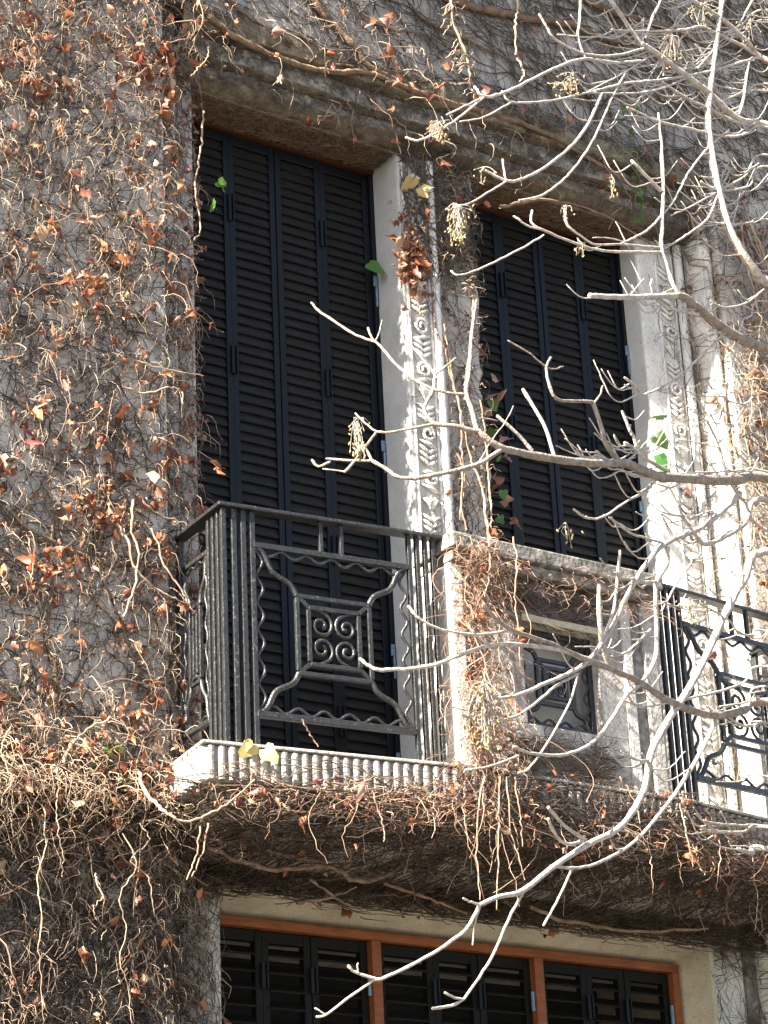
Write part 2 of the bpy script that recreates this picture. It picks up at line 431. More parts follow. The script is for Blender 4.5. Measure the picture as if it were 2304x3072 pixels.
# ------------------------------------------------------------------ shutters
def slat_mesh(name, w, depth, thick, tilt, mat):
    c, s = math.cos(tilt), math.sin(tilt)       # tilt measured from the vertical; outer edge low
    pr = []
    for a, b in ((-depth / 2, -thick / 2), (depth / 2, -thick / 2), (depth / 2, thick / 2), (-depth / 2, thick / 2)):
        pr.append((a * s - b * c, a * c + b * s))
    m = MB()
    m.v = [(0, p[0], p[1]) for p in pr] + [(w, p[0], p[1]) for p in pr]
    m.f = [(0, 1, 5, 4), (1, 2, 6, 5), (2, 3, 7, 6), (3, 0, 4, 7), (3, 2, 1, 0), (4, 5, 6, 7)]
    return m.mesh(name, mat)

def shutter_leaf(par, xa, xb, y, z0, z1, pitch, stile, rail, frame_mat, slat_mat, tilt, sdepth, thick, bolt=False):
    m = MB()
    d = 0.035
    m.box(xa + 0.001, xa + stile, y, y + d, z0, z1).box(xb - stile, xb - 0.001, y, y + d, z0, z1)
    m.box(xa + stile, xb - stile, y + 0.002, y + d, z1 - rail, z1).box(xa + stile, xb - stile, y + 0.002, y + d, z0, z0 + rail)
    lf = m.build('shutter_leaf', MAT[frame_mat], par, 0.003)
    me = slat_mesh('slat', xb - xa - 2 * stile + 0.006, sdepth, thick, tilt, MAT[slat_mat])
    zc = z1 - rail - pitch * 0.5
    while zc > z0 + rail + pitch * 0.3:
        o = link('slat', me, lf)
        o.matrix_basis = Matrix.Translation((xa + stile - 0.003, y + 0.016, zc + random.uniform(-0.0012, 0.0012))) @ Matrix.Rotation(random.uniform(-0.008, 0.008), 4, 'X')
        zc -= pitch
    return lf

def bolt(par, x, y, zc, h=0.13, mat='stile'):
    m = MB().box(x - 0.012, x + 0.004, y - 0.012, y - 0.002, zc - h / 2, zc + h / 2)
    m.box(x + 0.006, x + 0.012, y - 0.020, y - 0.002, zc - h / 2, zc + h / 2)
    m.build('shutter_bolt', MAT[mat], par, 0.002)

def upper_shutter(name, label, bounds, xl, xr):
    s = empty(name, ((xl + xr) / 2, SH, ZS)); tag(s, label, 'shutter', 'tall folding shutters of the balcony doors')
    for i in range(4):
        shutter_leaf(s, bounds[i], bounds[i + 1], SH + (0.004 if i % 2 else 0.0), ZS + 0.03, ZH - 0.024, 0.0455, 0.029, 0.045, 'stile', 'slat', rad(19), 0.050, 0.007)
    for i in (1, 3):
        for zc in (5.35, 4.62, 3.85, 3.1):
            bolt(s, bounds[i], SH, zc)
    MB().box(xl - 0.02, xr + 0.01, SH - 0.022, SH + 0.05, ZH - 0.022, ZH - 0.003).build('frame_head', MAT['brown'], s, 0.003)
    MB().box(bounds[4] + 0.001, xr - 0.001, SH - 0.012, SH + 0.05, ZS + 0.02, ZH - 0.023).build('frame_side', MAT['stile'], s, 0.003)
    for zc in (5.15, 4.35, 3.42, 2.95):
        MB().box(bounds[4] - 0.006, bounds[4] + 0.012, SH - 0.022, SH - 0.014, zc, zc + 0.05).box(bounds[4] + 0.004, bounds[4] + 0.012, SH - 0.022, SH - 0.014, zc - 0.1, zc - 0.001).build('hinge', MAT['hinge'], s, 0.002)
    return s
upper_shutter('folding_shutter', 'tall black louvred folding shutter behind the scrolled iron railing', [4.607, 4.842, 5.077, 5.311, 5.570], 4.6, X1)
upper_shutter('folding_shutter', 'black louvred folding shutter rising behind the stone parapet', [6.06, 6.295, 6.526, 6.766, 7.000], 6.03, X3)
low = empty('window', (5.77, 7.95, 0.9)); tag(low, 'wide window with orange wooden frame and dark louvres under the balcony', 'window')
LY = 7.955
MB().box(4.60, 6.93, LY - 0.025, LY + 0.04, 2.198, 2.233).build('frame_head', MAT['wood'], low, 0.003)
for xa, xb in ((5.366, 5.410), (6.160, 6.206), (6.893, 6.929)):
    MB().box(xa, xb, LY - 0.028, LY + 0.04, 0.92, 2.1975).build('mullion', MAT['wood'], low, 0.003)
for xa, xb in ((4.62, 5.365), (5.411, 6.159), (6.207, 6.892)):
    for i in range(3):
        cut = [xa, xa + (xb - xa) * 0.355, xa + (xb - xa) * 0.65, xb]; a, b = cut[i], cut[i + 1]
        shutter_leaf(low, a, b, LY + 0.004 + 0.003 * (i % 2), 0.95, 2.196, 0.066, 0.032, 0.045, 'lower', 'lower', rad(50), 0.052, 0.009)
        if i: bolt(low, a, LY, 2.02, 0.1)
    MB().box(xb - 0.012, xb - 0.002, LY - 0.018, LY - 0.006, 1.98, 2.06).build('hinge', MAT['hinge'], low, 0.002)
MB().box(4.60, 6.93, LY - 0.06, LY + 0.05, 0.902, 0.94).build('sill', MAT['wood'], low, 0.003)

# ------------------------------------------------------------------ iron railings
def bar(par, name, a, b, w, d, nrm, mat='iron'):
    """rectangular bar from a to b, width w in the panel plane, depth d along nrm"""
    a, b, nrm = np.array(a, float), np.array(b, float), np.array(nrm, float)
    t = (b - a) / np.linalg.norm(b - a); s = np.cross(t, nrm); s /= np.linalg.norm(s)
    p = []
    for q in (a, b):
        for i, j in ((-1, -1), (1, -1), (1, 1), (-1, 1)):
            p.append(q + s * w / 2 * i + nrm * d / 2 * j)
    return MB().quadbox(p).build(name, MAT[mat], par, 0.002)

def panel(par, P, u, u0, u1, z0, z1, k=1.0, scroll=True, waves=(6, 6), sq=None, thick=1.0):
    """the ornamental panel: outer waves, wavy diagonals, double square and four scrolls"""
    P = np.array(P, float); u = np.array(u, float); nrm = np.array([-u[1], u[0], 0])
    q = lambda a, zz_, off=0.0: P * [1, 1, 0] + u * a + np.array([0, 0, zz_]) + nrm * off
    B = lambda name, a, b, w=0.017, d=0.018: bar(par, name, q(*a), q(*b), w * thick, d * thick, nrm)
    B('panel_rail', (u0, z1), (u1, z1), 0.022, 0.022); B('panel_rail', (u0, z0), (u1, z0), 0.024, 0.024)
    amp = 0.013 * k
    def wave(a0, a1, horizontal, base, n, sgn):
        t = np.linspace(0, 1, n * 10 + 1)
        w = base + sgn * amp * (1 - np.cos(2 * np.pi * n * t))
        s = a0 + (a1 - a0) * t
        pts = [q(si, wi) if horizontal else q(wi, si) for si, wi in zip(s, w)]
        tube_obj('wavy_bar', pts, np.full(len(pts), 0.0065 * thick), MAT['iron'], par, 6)
    e = 0.012
    wave(u0 + e, u1 - e, True, z1 - e, waves[0], -1); wave(u0 + e, u1 - e, True, z0 + e, waves[0], 1)
    wave(z0 + e, z1 - e, False, u0 + e, waves[1], 1); wave(z0 + e, z1 - e, False, u1 - e, waves[1], -1)
    su0, su1, sz0, sz1 = sq
    g_ = 0.046 * k
    iu0, iu1, iz0, iz1 = su0 + g_, su1 - g_, sz0 + 0.040 * k, sz1 - 0.040 * k
    for (a0, a1, b0, b1) in ((su0, su1, sz0, sz1), (iu0, iu1, iz0, iz1)):
        B('square_frame', (a0, b1), (a1, b1)); B('square_frame', (a0, b0), (a1, b0))
        B('square_frame', (a0, b0 + 0.009), (a0, b1 - 0.009)); B('square_frame', (a1, b0 + 0.009), (a1, b1 - 0.009))
    for (ca, cz, oa, oz, ia, iz) in ((u0, z1, su0, sz1, iu0, iz1), (u1, z1, su1, sz1, iu1, iz1), (u0, z0, su0, sz0, iu0, iz0), (u1, z0, su1, sz0, iu1, iz0)):
        t = np.linspace(0, 1, 22)
        A = np.array([ca, cz]); C = np.array([oa, oz]); d = C - A; L = np.linalg.norm(d); nn = np.array([-d[1], d[0]]) / L
        sg = -1 if (ca - u0) * (cz - z0) > 1e-6 or (ca == u0 and cz == z0) else 1
        pts2 = A + d * t[:, None] + nn * (sg * 0.011 * k * np.sin(t * 2 * np.pi * 1.5))[:, None]
        tube_obj('wavy_brace', [q(a, b) for a, b in pts2], np.full(22, 0.0115 * thick), MAT['iron'], par, 5)
        B('square_tie', (oa, oz), (ia, iz), 0.016, 0.016)
    if scroll:
        cu_, cz_ = (iu0 + iu1) / 2, (iz0 + iz1) / 2
        hw, hh = (iu1 - iu0) / 2, (iz1 - iz0) / 2
        t = np.linspace(0, 1, 40)
        for sx in (-1, 1):
            for sz in (-1, 1):
                # from the rail near the middle, round past the centre, coiling inwards
                R0 = min(hw, hh) * 0.52
                c = np.array([0.50 * hw, 0.42 * hh])
                a = rad(100) - t * rad(100 + 460)
                a = rad(80) + t * rad(540)
                r_ = R0 * (1 - 0.83 * t ** 0.85)
                xx = c[0] + r_ * np.cos(a) * 1.0; zz_ = c[1] + r_ * np.sin(a)
                lead = np.array([[c[0] + 0.34 * hw, hh * 0.99], [c[0] + 0.1 * hw, hh * 0.96]])
                xx = np.concatenate([lead[:, 0], xx[2:]]); zz_ = np.concatenate([lead[:, 1], zz_[2:]])
                pts = [q(cu_ + sx * a_, cz_ + sz * b_) for a_, b_ in zip(xx, zz_)]
                rr = np.full(len(pts), 0.0068 * thick); rr[-5:] *= 1.35
                tube_obj('scroll', pts, rr, MAT['iron'], par, 6)

def railing(name, label, corner, inner, wall_end, mirror=False):
    r = empty(name, (corner[0], corner[1], ZS)); tag(r, label, 'railing', 'wrought iron balcony railings')
    c = np.array([*corner, 0.0]); i = np.array([*inner, 0.0]); w = np.array([*wall_end, 0.0])
    u = i - c; L = np.linalg.norm(u); u /= L; nrm = np.array([-u[1], u[0], 0])
    v_ = w - c; L2 = np.linalg.norm(v_); v_ /= L2; nv = np.array([-v_[1], v_[0], 0])
    zt = 3.592
    # handrail, mitred at the corner
    hw = 0.026
    out = -(u + v_) * hw
    if mirror: pass
    s1 = nrm if nrm @ v_ > 0 else -nrm
    s2 = nv if nv @ u > 0 else -nv
    co, ci = c - s1 * hw - s2 * hw, c + s1 * hw + s2 * hw
    m = MB()
    m.prism([tuple(co[:2]), tuple((i - s1 * hw)[:2]), tuple((i + s1 * hw)[:2]), tuple(ci[:2]), tuple((w + s2 * hw)[:2]), tuple((w - s2 * hw)[:2])], zt, zt + 0.016)
    m.build('handrail', MAT['iron'], r, 0.004)
    k = np.array([0, 0, 1.0])
    zb = ZS + 0.014
    for a in (0.0, 0.042, 0.080, 0.117):
        p = c + u * a
        bar(r, 'upright_bar', p + k * zb, p + k * (zt - 0.001), 0.020, 0.020, nrm)
    for a in (0.038, 0.076, 0.114):
        p = c + v_ * a
        bar(r, 'upright_bar', p + k * zb, p + k * (zt - 0.001), 0.018, 0.018, nv)
    for a in (0.826, 0.864, 0.902, 0.938):
        p = c + u * (a * L / 0.9938)
        bar(r, 'upright_bar', p + k * zb, p + k * (zt - 0.001), 0.016, 0.020, nrm)
    p = w - v_ * 0.012
    bar(r, 'wall_post', p + k * zb, p + k * (zt - 0.001), 0.03, 0.022, nv)
    s = L / 0.9938
    for a in (0.427, 0.519):
        p = c + u * a * s
        bar(r, 'strut', p + k * 3.471, p + k * (zt - 0.001), 0.015, 0.018, nrm)
    panel(r, c, u, 0.127 * s, 0.817 * s, 2.802, 3.460, 1.0, True, (6, 6), (0.312 * s, 0.631 * s, 2.978, 3.281))
    panel(r, c, v_, 0.124, L2 - 0.03, 2.802, 3.460, 0.62, False, (3, 6), (0.193, L2 - 0.095, 2.978, 3.281), 0.8)
    return r
railing('iron_railing', 'black wrought iron railing with four scrolls at its centre, left balcony', (4.356, 7.300), (5.285, 7.193), (4.378, 7.672))
railing('iron_railing', 'black iron railing behind the bare branches at the right edge', (7.33, 7.300), (6.30, 7.190), (7.30, 7.672), True)
gr = empty('iron_grille', (5.79, PY + 0.06, oz0)); tag(gr, 'small iron grille set in the opening of the stone parapet', 'grille')
panel(gr, (ox0, PY + 0.07, 0), (1, 0, 0), 0.012, ox1 - ox0 - 0.012, oz0 + 0.014, oz1 - 0.014, 0.75, True, (4, 4), (0.10, ox1 - ox0 - 0.10, oz0 + 0.11, oz1 - 0.12), 0.9)
for xx in (ox0 + 0.012, ox1 - 0.012):
    bar(gr, 'side_bar', (xx, PY + 0.07, oz0 + 0.001), (xx, PY + 0.07, oz1 - 0.001), 0.02, 0.02, (0, 1, 0))

# ------------------------------------------------------------------ creeper
def surf(x, z):
    """depth of the wall surface at (x, z); nan where there is an opening"""
    x = np.asarray(x, float); z = np.asarray(z, float)
    Y = np.full(np.broadcast(x, z).shape, WL)
    inside = (x > 4.34) & (x < 7.36) & (z < 6.07)
    Y = np.where(inside, W, Y)
    Y = np.where(inside & (x < 4.43), W - 0.06, Y)
    Y = np.where(inside & (x > 4.43) & (z > 5.745), np.interp(z, [5.745, 5.78, 5.85, 5.95, 6.06], [W, 7.76, 7.735, 7.695, 7.66]), Y)
    Y = np.where(inside & (x > 5.8) & (x < 6.02) & (z < 5.745), W + 0.02, Y)
    Y = np.where(inside & (x > 7.30), W - 0.07, Y)
    Y = np.where(inside & (x > 7.0) & (x < 7.30) & (z < 5.745), W + 0.04, Y)
    op = ((x > 4.56) & (x < 5.59) & (z < 5.745) & (z > 2.66)) | ((x > 6.03) & (x < 7.01) & (z < 5.745) & (z > 2.66)) | ((x > 4.62) & (x < 6.99) & (z < 2.30))
    Y = np.where((x < 4.30) & (z > 2.49) & (z < 2.59), WL - 0.065, Y)
    return np.where(op, np.nan, Y)

def cling(k, box, n=9, step=0.03, off=(0.004, 0.03), rr=(0.0012, 0.0032), heading=(-2.2, 0.7), turn=0.32, seed_xz=None):
    """stems creeping over the wall surface"""
    x0, x1, z0, z1 = box
    if seed_xz is None:
        x = rng.uniform(x0, x1, k); z = rng.uniform(z0, z1, k)
    else:
        x, z = seed_xz
    a = rng.normal(heading[0], heading[1], k); flip = rng.random(k) < 0.5; a = np.where(flip, a + np.pi, a)
    X = np.zeros((k, n)); Z = np.zeros((k, n)); X[:, 0] = x; Z[:, 0] = z
    st = step * rng.uniform(0.5, 1.5, k)
    for i in range(1, n):
        a = a + rng.normal(0, turn, k)
        X[:, i] = X[:, i - 1] + np.cos(a) * st; Z[:, i] = Z[:, i - 1] + np.sin(a) * st
    Y = surf(X, Z)
    bad = np.isnan(Y) | (X < x0 - 0.03) | (X > x1 + 0.03) | (Z < z0 - 0.05) | (Z > z1 + 0.05)
    first = np.where(bad.any(1), bad.argmax(1), n)
    keep = first > 3
    idx = np.minimum(np.arange(n)[None], (first - 1)[:, None])[keep]
    r_ = np.arange(k)[keep][:, None]
    X, Z, Y = X[r_, idx], Z[r_, idx], Y[r_, idx]
    X = X + np.arange(n) * 1e-5
    o = rng.uniform(*off, (len(X), 1)) + rng.normal(0, 0.003, X.shape)
    P = np.stack([X, Y - np.abs(o) - 0.002, Z], -1)
    R = np.exp(rng.uniform(math.log(rr[0]), math.log(rr[1]), (len(X), 1))) * np.linspace(1.1, 0.6, n)[None]
    return P, R

def dangle(root, length, out, n=9, curl=0.5, drift=0.25, rr=(0.0016, 0.0034), down=1.0):
    """stems that leave the wall, bow outwards and hang"""
    root = np.asarray(root, float); k = len(root)
    t = np.linspace(0, 1, n)[None]
    L = rng.uniform(*length, (k, 1)); o = rng.uniform(*out, (k, 1))
    dr = rng.normal(0, drift, (k, 1)); cu_ = rng.normal(0, curl, (k, 1)); ph = rng.uniform(0, 6.28, (k, 1))
    x = root[:, :1] + L * (dr * t + cu_ * 0.22 * (np.sin(ph + 4.5 * t) - np.sin(ph)))
    lift = rng.uniform(0, 0.25, (k, 1))
    zz_ = root[:, 2:] + L * (lift * np.sin(np.pi * np.minimum(t * 1.8, 1)) - down * (t ** 1.15) + 0.06 * np.sin(ph * 2 + 7 * t) * t)
    yy_ = root[:, 1:2] - o * np.sin(np.pi * (0.1 + 0.6 * t)) + 0.012 * np.sin(ph * 3 + 6 * t)
    P = np.stack([x, yy_, zz_], -1)
    kink = rng.normal(0, 0.0034, P.shape); kink[:, 0] = 0
    P = P + kink
    R = np.exp(rng.uniform(math.log(rr[0]), math.log(rr[1]), (k, 1))) * np.linspace(1.15, 0.55, n)[None]
    return P, R

def cat_tubes(lst, sides=3):
    Vs, Fs, b = [], [], 0
    for P, R in lst:
        V, Fq = tubes(P, R, sides); Vs.append(V); Fs.append(Fq + b); b += len(V)
    return np.vstack(Vs), np.vstack(Fs)

def leaf_template(seed):
    r_ = np.random.default_rng(seed)
    # lobed leaf, folded and curled by drying; stalk end at the origin, tip along -z
    out = np.array([(0, 0), (0.34, 0.10), (0.52, -0.18), (0.30, -0.42), (0.26, -0.62), (0, -1.0), (-0.24, -0.6), (-0.33, -0.40), (-0.50, -0.15), (-0.36, 0.12)])
    mid = np.array([(0, -0.12), (0, -0.42), (0, -0.7)])
    pts = np.vstack([out, mid]) * (1 + r_.normal(0, 0.14, (13, 1))) * [r_.uniform(0.55, 0.95), 1.0]
    fold = r_.uniform(0.5, 1.6); curl = r_.uniform(0.6, 2.6) * r_.choice([-1, 1])
    y = np.abs(pts[:, 0]) * fold + curl * 0.35 * (pts[:, 1] ** 2) + r_.normal(0, 0.13, 13)
    V = np.stack([pts[:, 0], y, pts[:, 1]], 1)
    Fq = np.array([(0, 10, 1), (1, 10, 2), (2, 10, 11), (2, 11, 3), (3, 11, 4), (4, 11, 12), (4, 12, 5), (5, 12, 6), (6, 12, 11), (6, 11, 7), (7, 11, 8), (8, 11, 10), (8, 10, 9), (9, 10, 0)])
    return V, Fq
LEAF = [leaf_template(i + 3) for i in range(8)]
def fresh_template(seed):
    r_ = np.random.default_rng(seed)
    out = np.array([(0, -0.06), (0.16, 0.10), (0.36, 0.08), (0.50, -0.12), (0.46, -0.40), (0.28, -0.70), (0, -1.0), (-0.28, -0.70), (-0.46, -0.40), (-0.50, -0.12), (-0.36, 0.08), (-0.16, 0.10), (0, -0.42)])
    out = out * (1 + r_.normal(0, 0.10, (13, 1)))
    y = np.abs(out[:, 0]) * r_.uniform(0.1, 0.5) + r_.uniform(0.1, 0.5) * out[:, 1] ** 2 + r_.normal(0, 0.07, 13)
    return np.stack([out[:, 0], y, out[:, 1]], 1), np.array([(i, 12, (i + 1) % 12) for i in range(12)])
FRESH = [fresh_template(i + 40) for i in range(8)]
LEAF_ME = {k: [mesh_arrays('leaf', V, Fq, MAT[k], True) for V, Fq in (FRESH if k in ('green', 'yellow') else LEAF)] for k in ('leaf', 'green', 'red', 'yellow')}

def rot_mats(k, face=0.9):
    """leaf orientations: broadly facing out of the wall, hanging"""
    az = rng.normal(0, face, k); tilt = rng.normal(0, 0.6, k); roll = rng.normal(0, 0.8, k)
    c, s = np.cos, np.sin; M = np.zeros((k, 3, 3))
    Rz = np.zeros((k, 3, 3)); Rz[:, 0, 0] = c(az); Rz[:, 0, 1] = -s(az); Rz[:, 1, 0] = s(az); Rz[:, 1, 1] = c(az); Rz[:, 2, 2] = 1
    Rx = np.zeros((k, 3, 3)); Rx[:, 0, 0] = 1; Rx[:, 1, 1] = c(tilt); Rx[:, 1, 2] = -s(tilt); Rx[:, 2, 1] = s(tilt); Rx[:, 2, 2] = c(tilt)
    Ry = np.zeros((k, 3, 3)); Ry[:, 1, 1] = 1; Ry[:, 0, 0] = c(roll); Ry[:, 0, 2] = s(roll); Ry[:, 2, 0] = -s(roll); Ry[:, 2, 2] = c(roll)
    return Rz @ Rx @ Ry

def leaves(par, pts, sizes, mat='leaf', single=60, mass_name='dead_leaves'):
    """the largest leaves as single parts, the rest as one mass"""
    pts = np.asarray(pts, float); sizes = np.asarray(sizes, float)
    order = np.argsort(-sizes); pts, sizes = pts[order], sizes[order]
    M = rot_mats(len(pts))
    for i in range(min(single, len(pts))):
        o = link('leaf', LEAF_ME[mat][i % 8], par)
        m4 = Matrix([list(M[i, r_] * sizes[i]) + [pts[i, r_]] for r_ in range(3)] + [[0, 0, 0, 1]])
        o.matrix_basis = m4
    if len(pts) > single:
        Vs, Fs, b = [], [], 0
        for j in range(8):
            sel = np.arange(single + j, len(pts), 8)
            if not len(sel): continue
            V, Fq = LEAF[j]
            VV = np.einsum('kij,vj->kvi', M[sel], V) * sizes[sel][:, None, None] + pts[sel][:, None]
            Fs.append((Fq[None] + (np.arange(len(sel)) * len(V))[:, None, None]).reshape(-1, 3) + b)
            Vs.append(VV.reshape(-1, 3)); b += len(sel) * len(V)
        o = link(mass_name, mesh_arrays(mass_name, np.vstack(Vs), np.vstack(Fs), MAT[mat], True), par)
        tag(o, kind='stuff')

def on_path(P, k, t0=0.2, jitter=0.012):
    """k points scattered along the given stems"""
    i = rng.integers(0, len(P), k); n = P.shape[1]
    j = rng.integers(int(n * t0), n, k)
    return P[i, j] + rng.normal(0, jitter, (k, 3))

def fine(par, lst, mat, name='fine_stems', sides=3):
    V, Fq = cat_tubes(lst, sides)
    o = link(name, mesh_arrays(name, V, Fq, MAT[mat], True), par); tag(o, kind='stuff'); return o

def single_stems(par, PR, mat, sides=5, name='stem'):
    P, R = PR
    for p, r_ in zip(P, R):
        tube_obj(name, p, r_, MAT[mat], par, sides)

def traced(par, pts, Y, w0, w1, mat, n=None, name='stem', sides=6):
    """a stem read off the photograph, at its own depth Y (number or list)"""
    Ys = Y if hasattr(Y, '__len__') else [Y] * len(pts)
    p3 = [at(a, b, yy) for (a, b), yy in zip(pts, Ys)]
    n = n or max(6, 5 * len(pts))
    p3 = smooth_path(p3, n)
    p3[1:-1] += rng.normal(0, 0.0025, (n - 2, 3))
    r_ = np.linspace(w0, w1, n) / 2 / F_PX * 10.0
    return tube_obj(name, p3, r_ * (1 + 0.12 * rng.standard_normal(n)), MAT[mat], par, sides)

def wall_roots(k, box, zfocus=None):
    x0, x1, z0, z1 = box
    x = rng.uniform(x0, x1, k * 2); zr = rng.uniform(z0, z1, k * 2)
    Y = surf(x, zr); ok = ~np.isnan(Y)
    return np.stack([x, Y - 0.01, zr], 1)[ok][:k]

def clumps(box, m, k, sx=0.07, sz=0.10):
    """points gathered round m centres"""
    x0, x1, z0, z1 = box
    c = np.stack([rng.uniform(x0, x1, m), rng.uniform(z0, z1, m)], 1)
    i = rng.integers(0, m, k)
    p = c[i] + rng.normal(0, 1, (k, 2)) * [sx, sz]
    Y = surf(p[:, 0], p[:, 1]); ok = ~np.isnan(Y) & (p[:, 0] < x1 + 0.02)
    return np.stack([p[:, 0], Y, p[:, 1]], 1)[ok]

# --- creeper on the wall left of the balcony doors
c1 = empty('climbing_creeper', (3.9, WL, ZG)); tag(c1, 'dense dry creeper with curled brown leaves on the wall left of the doors', 'creeper')
BL = (3.25, 4.42, 1.2, 6.9)
BJ = (4.34, 4.55, 1.2, 6.1)
fine(c1, [cling(1500, BL, 12, 0.036, (0.003, 0.02), (0.0012, 0.0036)), cling(500, BL, 10, 0.03, (0.015, 0.05), (0.001, 0.0024), heading=(-1.5, 0.9)), cling(700, BJ, 10, 0.03, (0.002, 0.03), (0.0009, 0.0024), heading=(-1.5, 0.6))], 'root', 'clinging_stems')
rl = clumps((3.3, 4.53, 1.3, 6.8), 460, 5600, 0.06, 0.10); rl[:, 1] -= rng.uniform(0.0, 0.05, len(rl))
d1 = dangle(rl, (0.025, 0.14), (0.012, 0.065), 6, 0.45, 0.5, (0.0007, 0.0015), 0.85)
rl2 = clumps((3.3, 4.33, 2.48, 2.66), 60, 520, 0.09, 0.12); rl2[:, 1] -= rng.uniform(0.0, 0.10, len(rl2))
d1b = dangle(rl2, (0.06, 0.24), (0.03, 0.12), 10, 1.1, 0.8, (0.0009, 0.002), 0.7)
fine(c1, [d1, d1b], 'stem', 'dry_twigs')
cw = clumps((3.3, 4.40, 1.4, 6.8), 260, 3000, 0.05, 0.08)
fine(c1, [dangle(cw, (0.03, 0.12), (0.01, 0.05), 6, 1.3, 0.9, (0.0010, 0.0024), 0.5)], 'root', 'dark_twigs')
hang = dangle(wall_roots(42, (3.35, 4.38, 1.9, 6.7)), (0.2, 0.5), (0.03, 0.09), 16, 0.6, 0.25, (0.0014, 0.0027), 1.0)
single_stems(c1, hang, 'redstem')
arch = dangle(wall_roots(90, (3.35, 4.40, 1.9, 6.7)), (0.14, 0.32), (0.04, 0.12), 12, 0.8, 0.9, (0.0011, 0.0021), 0.45)
single_stems(c1, arch, 'redstem')
old = cling(34, (3.3, 4.33, 1.5, 6.8), 18, 0.06, (0.01, 0.03), (0.004, 0.008), heading=(-1.2, 0.5), turn=0.2)
single_stems(c1, old, 'oldstem', 6, 'old_stem')
lp = np.vstack([on_path(d1[0], 650), on_path(hang[0], 120), on_path(arch[0], 130)])
cl = clumps((3.35, 4.40, 2.6, 6.7), 70, 1150, 0.045, 0.055); cl[:, 1] -= rng.uniform(0.02, 0.10, len(cl))
lp = np.vstack([lp, cl])
leaves(c1, lp, rng.gamma(4, 0.0072, len(lp)).clip(0.010, 0.070), 'leaf', 290)
ll = np.stack([rng.uniform(3.3, 4.36, 330), WL - rng.uniform(0.04, 0.14, 330), rng.normal(2.57, 0.10, 330)], 1)
leaves(c1, ll, rng.gamma(6, 0.005, 330).clip(0.012, 0.05), 'leaf', 0, 'ledge_leaves')
fine(c1, [dangle(np.stack([rng.uniform(3.3, 4.4, 520), WL - rng.uniform(0.02, 0.09, 520), rng.normal(2.50, 0.10, 520)], 1), (0.05, 0.2), (0.01, 0.06), 8, 1.2, 0.8, (0.001, 0.0026), 0.6)], 'mat', 'ledge_tangle')
lw = clumps((3.3, 4.5, 1.3, 2.55), 90, 1500, 0.07, 0.10)
fine(c1, [dangle(lw, (0.04, 0.2), (0.01, 0.05), 8, 1.1, 0.7, (0.001, 0.0028), 0.6), cling(600, (3.3, 4.42, 1.2, 2.5), 14, 0.04, (0.003, 0.03), (0.0015, 0.004), heading=(-1.4, 0.7))], 'mat', 'dark_twigs')
# the same growth carries on along the wall to the left
BE = (0.9, 3.32, 0.6, 7.6)
fine(c1, [cling(2600, BE, 12, 0.04, (0.003, 0.03), (0.0013, 0.0036))], 'root', 'clinging_stems')
ex = wall_roots(4200, BE); de = dangle(ex, (0.03, 0.17), (0.015, 0.09), 6, 0.8, 0.5, (0.0009, 0.002), 0.85)
fine(c1, [de], 'stem', 'dry_twigs')
le = on_path(de[0], 1500); leaves(c1, le, rng.gamma(4, 0.0072, 1500).clip(0.010, 0.06), 'leaf', 0, 'more_leaves')
je = np.stack([rng.normal(4.50, 0.035, 260), np.full(260, W - 0.03), rng.uniform(2.8, 5.9, 260)], 1)
leaves(c1, je, rng.uniform(0.014, 0.04, 260), 'red', 40, 'edge_leaves')
rp = clumps((3.35, 4.45, 2.4, 6.6), 16, 40, 0.2, 0.3); rp[:, 1] -= 0.06
leaves(c1, rp, rng.uniform(0.03, 0.06, len(rp)), 'red', 60)
gp = np.array([at(338, 2245, 7.58), at(355, 2232, 7.57), at(300, 2290, 7.60)])
leaves(c1, gp, [0.075, 0.06, 0.04], 'green', 3)
gp = np.array([at(655, 545, 7.66), at(645, 605, 7.66), at(668, 560, 7.67)])
leaves(c1, gp, [0.05, 0.055, 0.03], 'green', 3)
traced(c1, [(612, 335), (606, 400), (598, 480), (585, 560), (600, 690), (580, 720)], 7.62, 7, 4, 'stem')
traced(c1, [(570, 230), (590, 210), (622, 170), (626, 140)], 7.6, 6, 3, 'stem')
traced(c1, [(480, 610), (520, 615), (555, 640), (585, 660)], 7.55, 6, 3, 'stem')
traced(c1, [(405, 1080), (450, 1095), (510, 1110), (610, 1128)], 7.56, 6, 3, 'stem')
traced(c1, [(370, 1160), (430, 1180), (500, 1165), (540, 1170), (550, 1212)], 7.54, 7, 4, 'stem')
traced(c1, [(400, 1500), (395, 1580), (415, 1660), (405, 1760), (370, 1850)], 7.52, 9, 5, 'stem')
traced(c1, [(350, 1570), (385, 1620), (405, 1700), (455, 1755), (510, 1790), (560, 1810)], 7.52, 8, 4, 'stem')
traced(c1, [(420, 1490), (470, 1540), (560, 1570)], 7.54, 7, 3, 'stem')
traced(c1, [(435, 1565), (470, 1620), (490, 1690), (540, 1760), (560, 1800), (590, 1845)], 7.5, 7, 4, 'redstem')
traced(c1, [(417, 2318), (430, 2367), (472, 2415), (514, 2450), (562, 2464), (625, 2443), (694, 2401), (764, 2339)], [7.5, 7.4, 7.3, 7.25, 7.22, 7.2, 7.18, 7.16], 11, 4, 'redstem')
traced(c1, [(190, 2290), (210, 2240), (250, 2200), (330, 2150)], 7.55, 9, 6, 'stem')
for x_, y0_, l_ in ((105, 2420, 640), (365, 2500, 570), (425, 2470, 320), (290, 2620, 200), (170, 2300, 330), (20, 2180, 330)):
    pts = [(x_ + rng.normal(0, 14) + 4 * i, y0_ + l_ * i / 6) for i in range(7)]
    traced(c1, pts, [7.50 - 0.05 * math.sin(i / 6 * 3.1) for i in range(7)], 4, 2.2, 'stem')

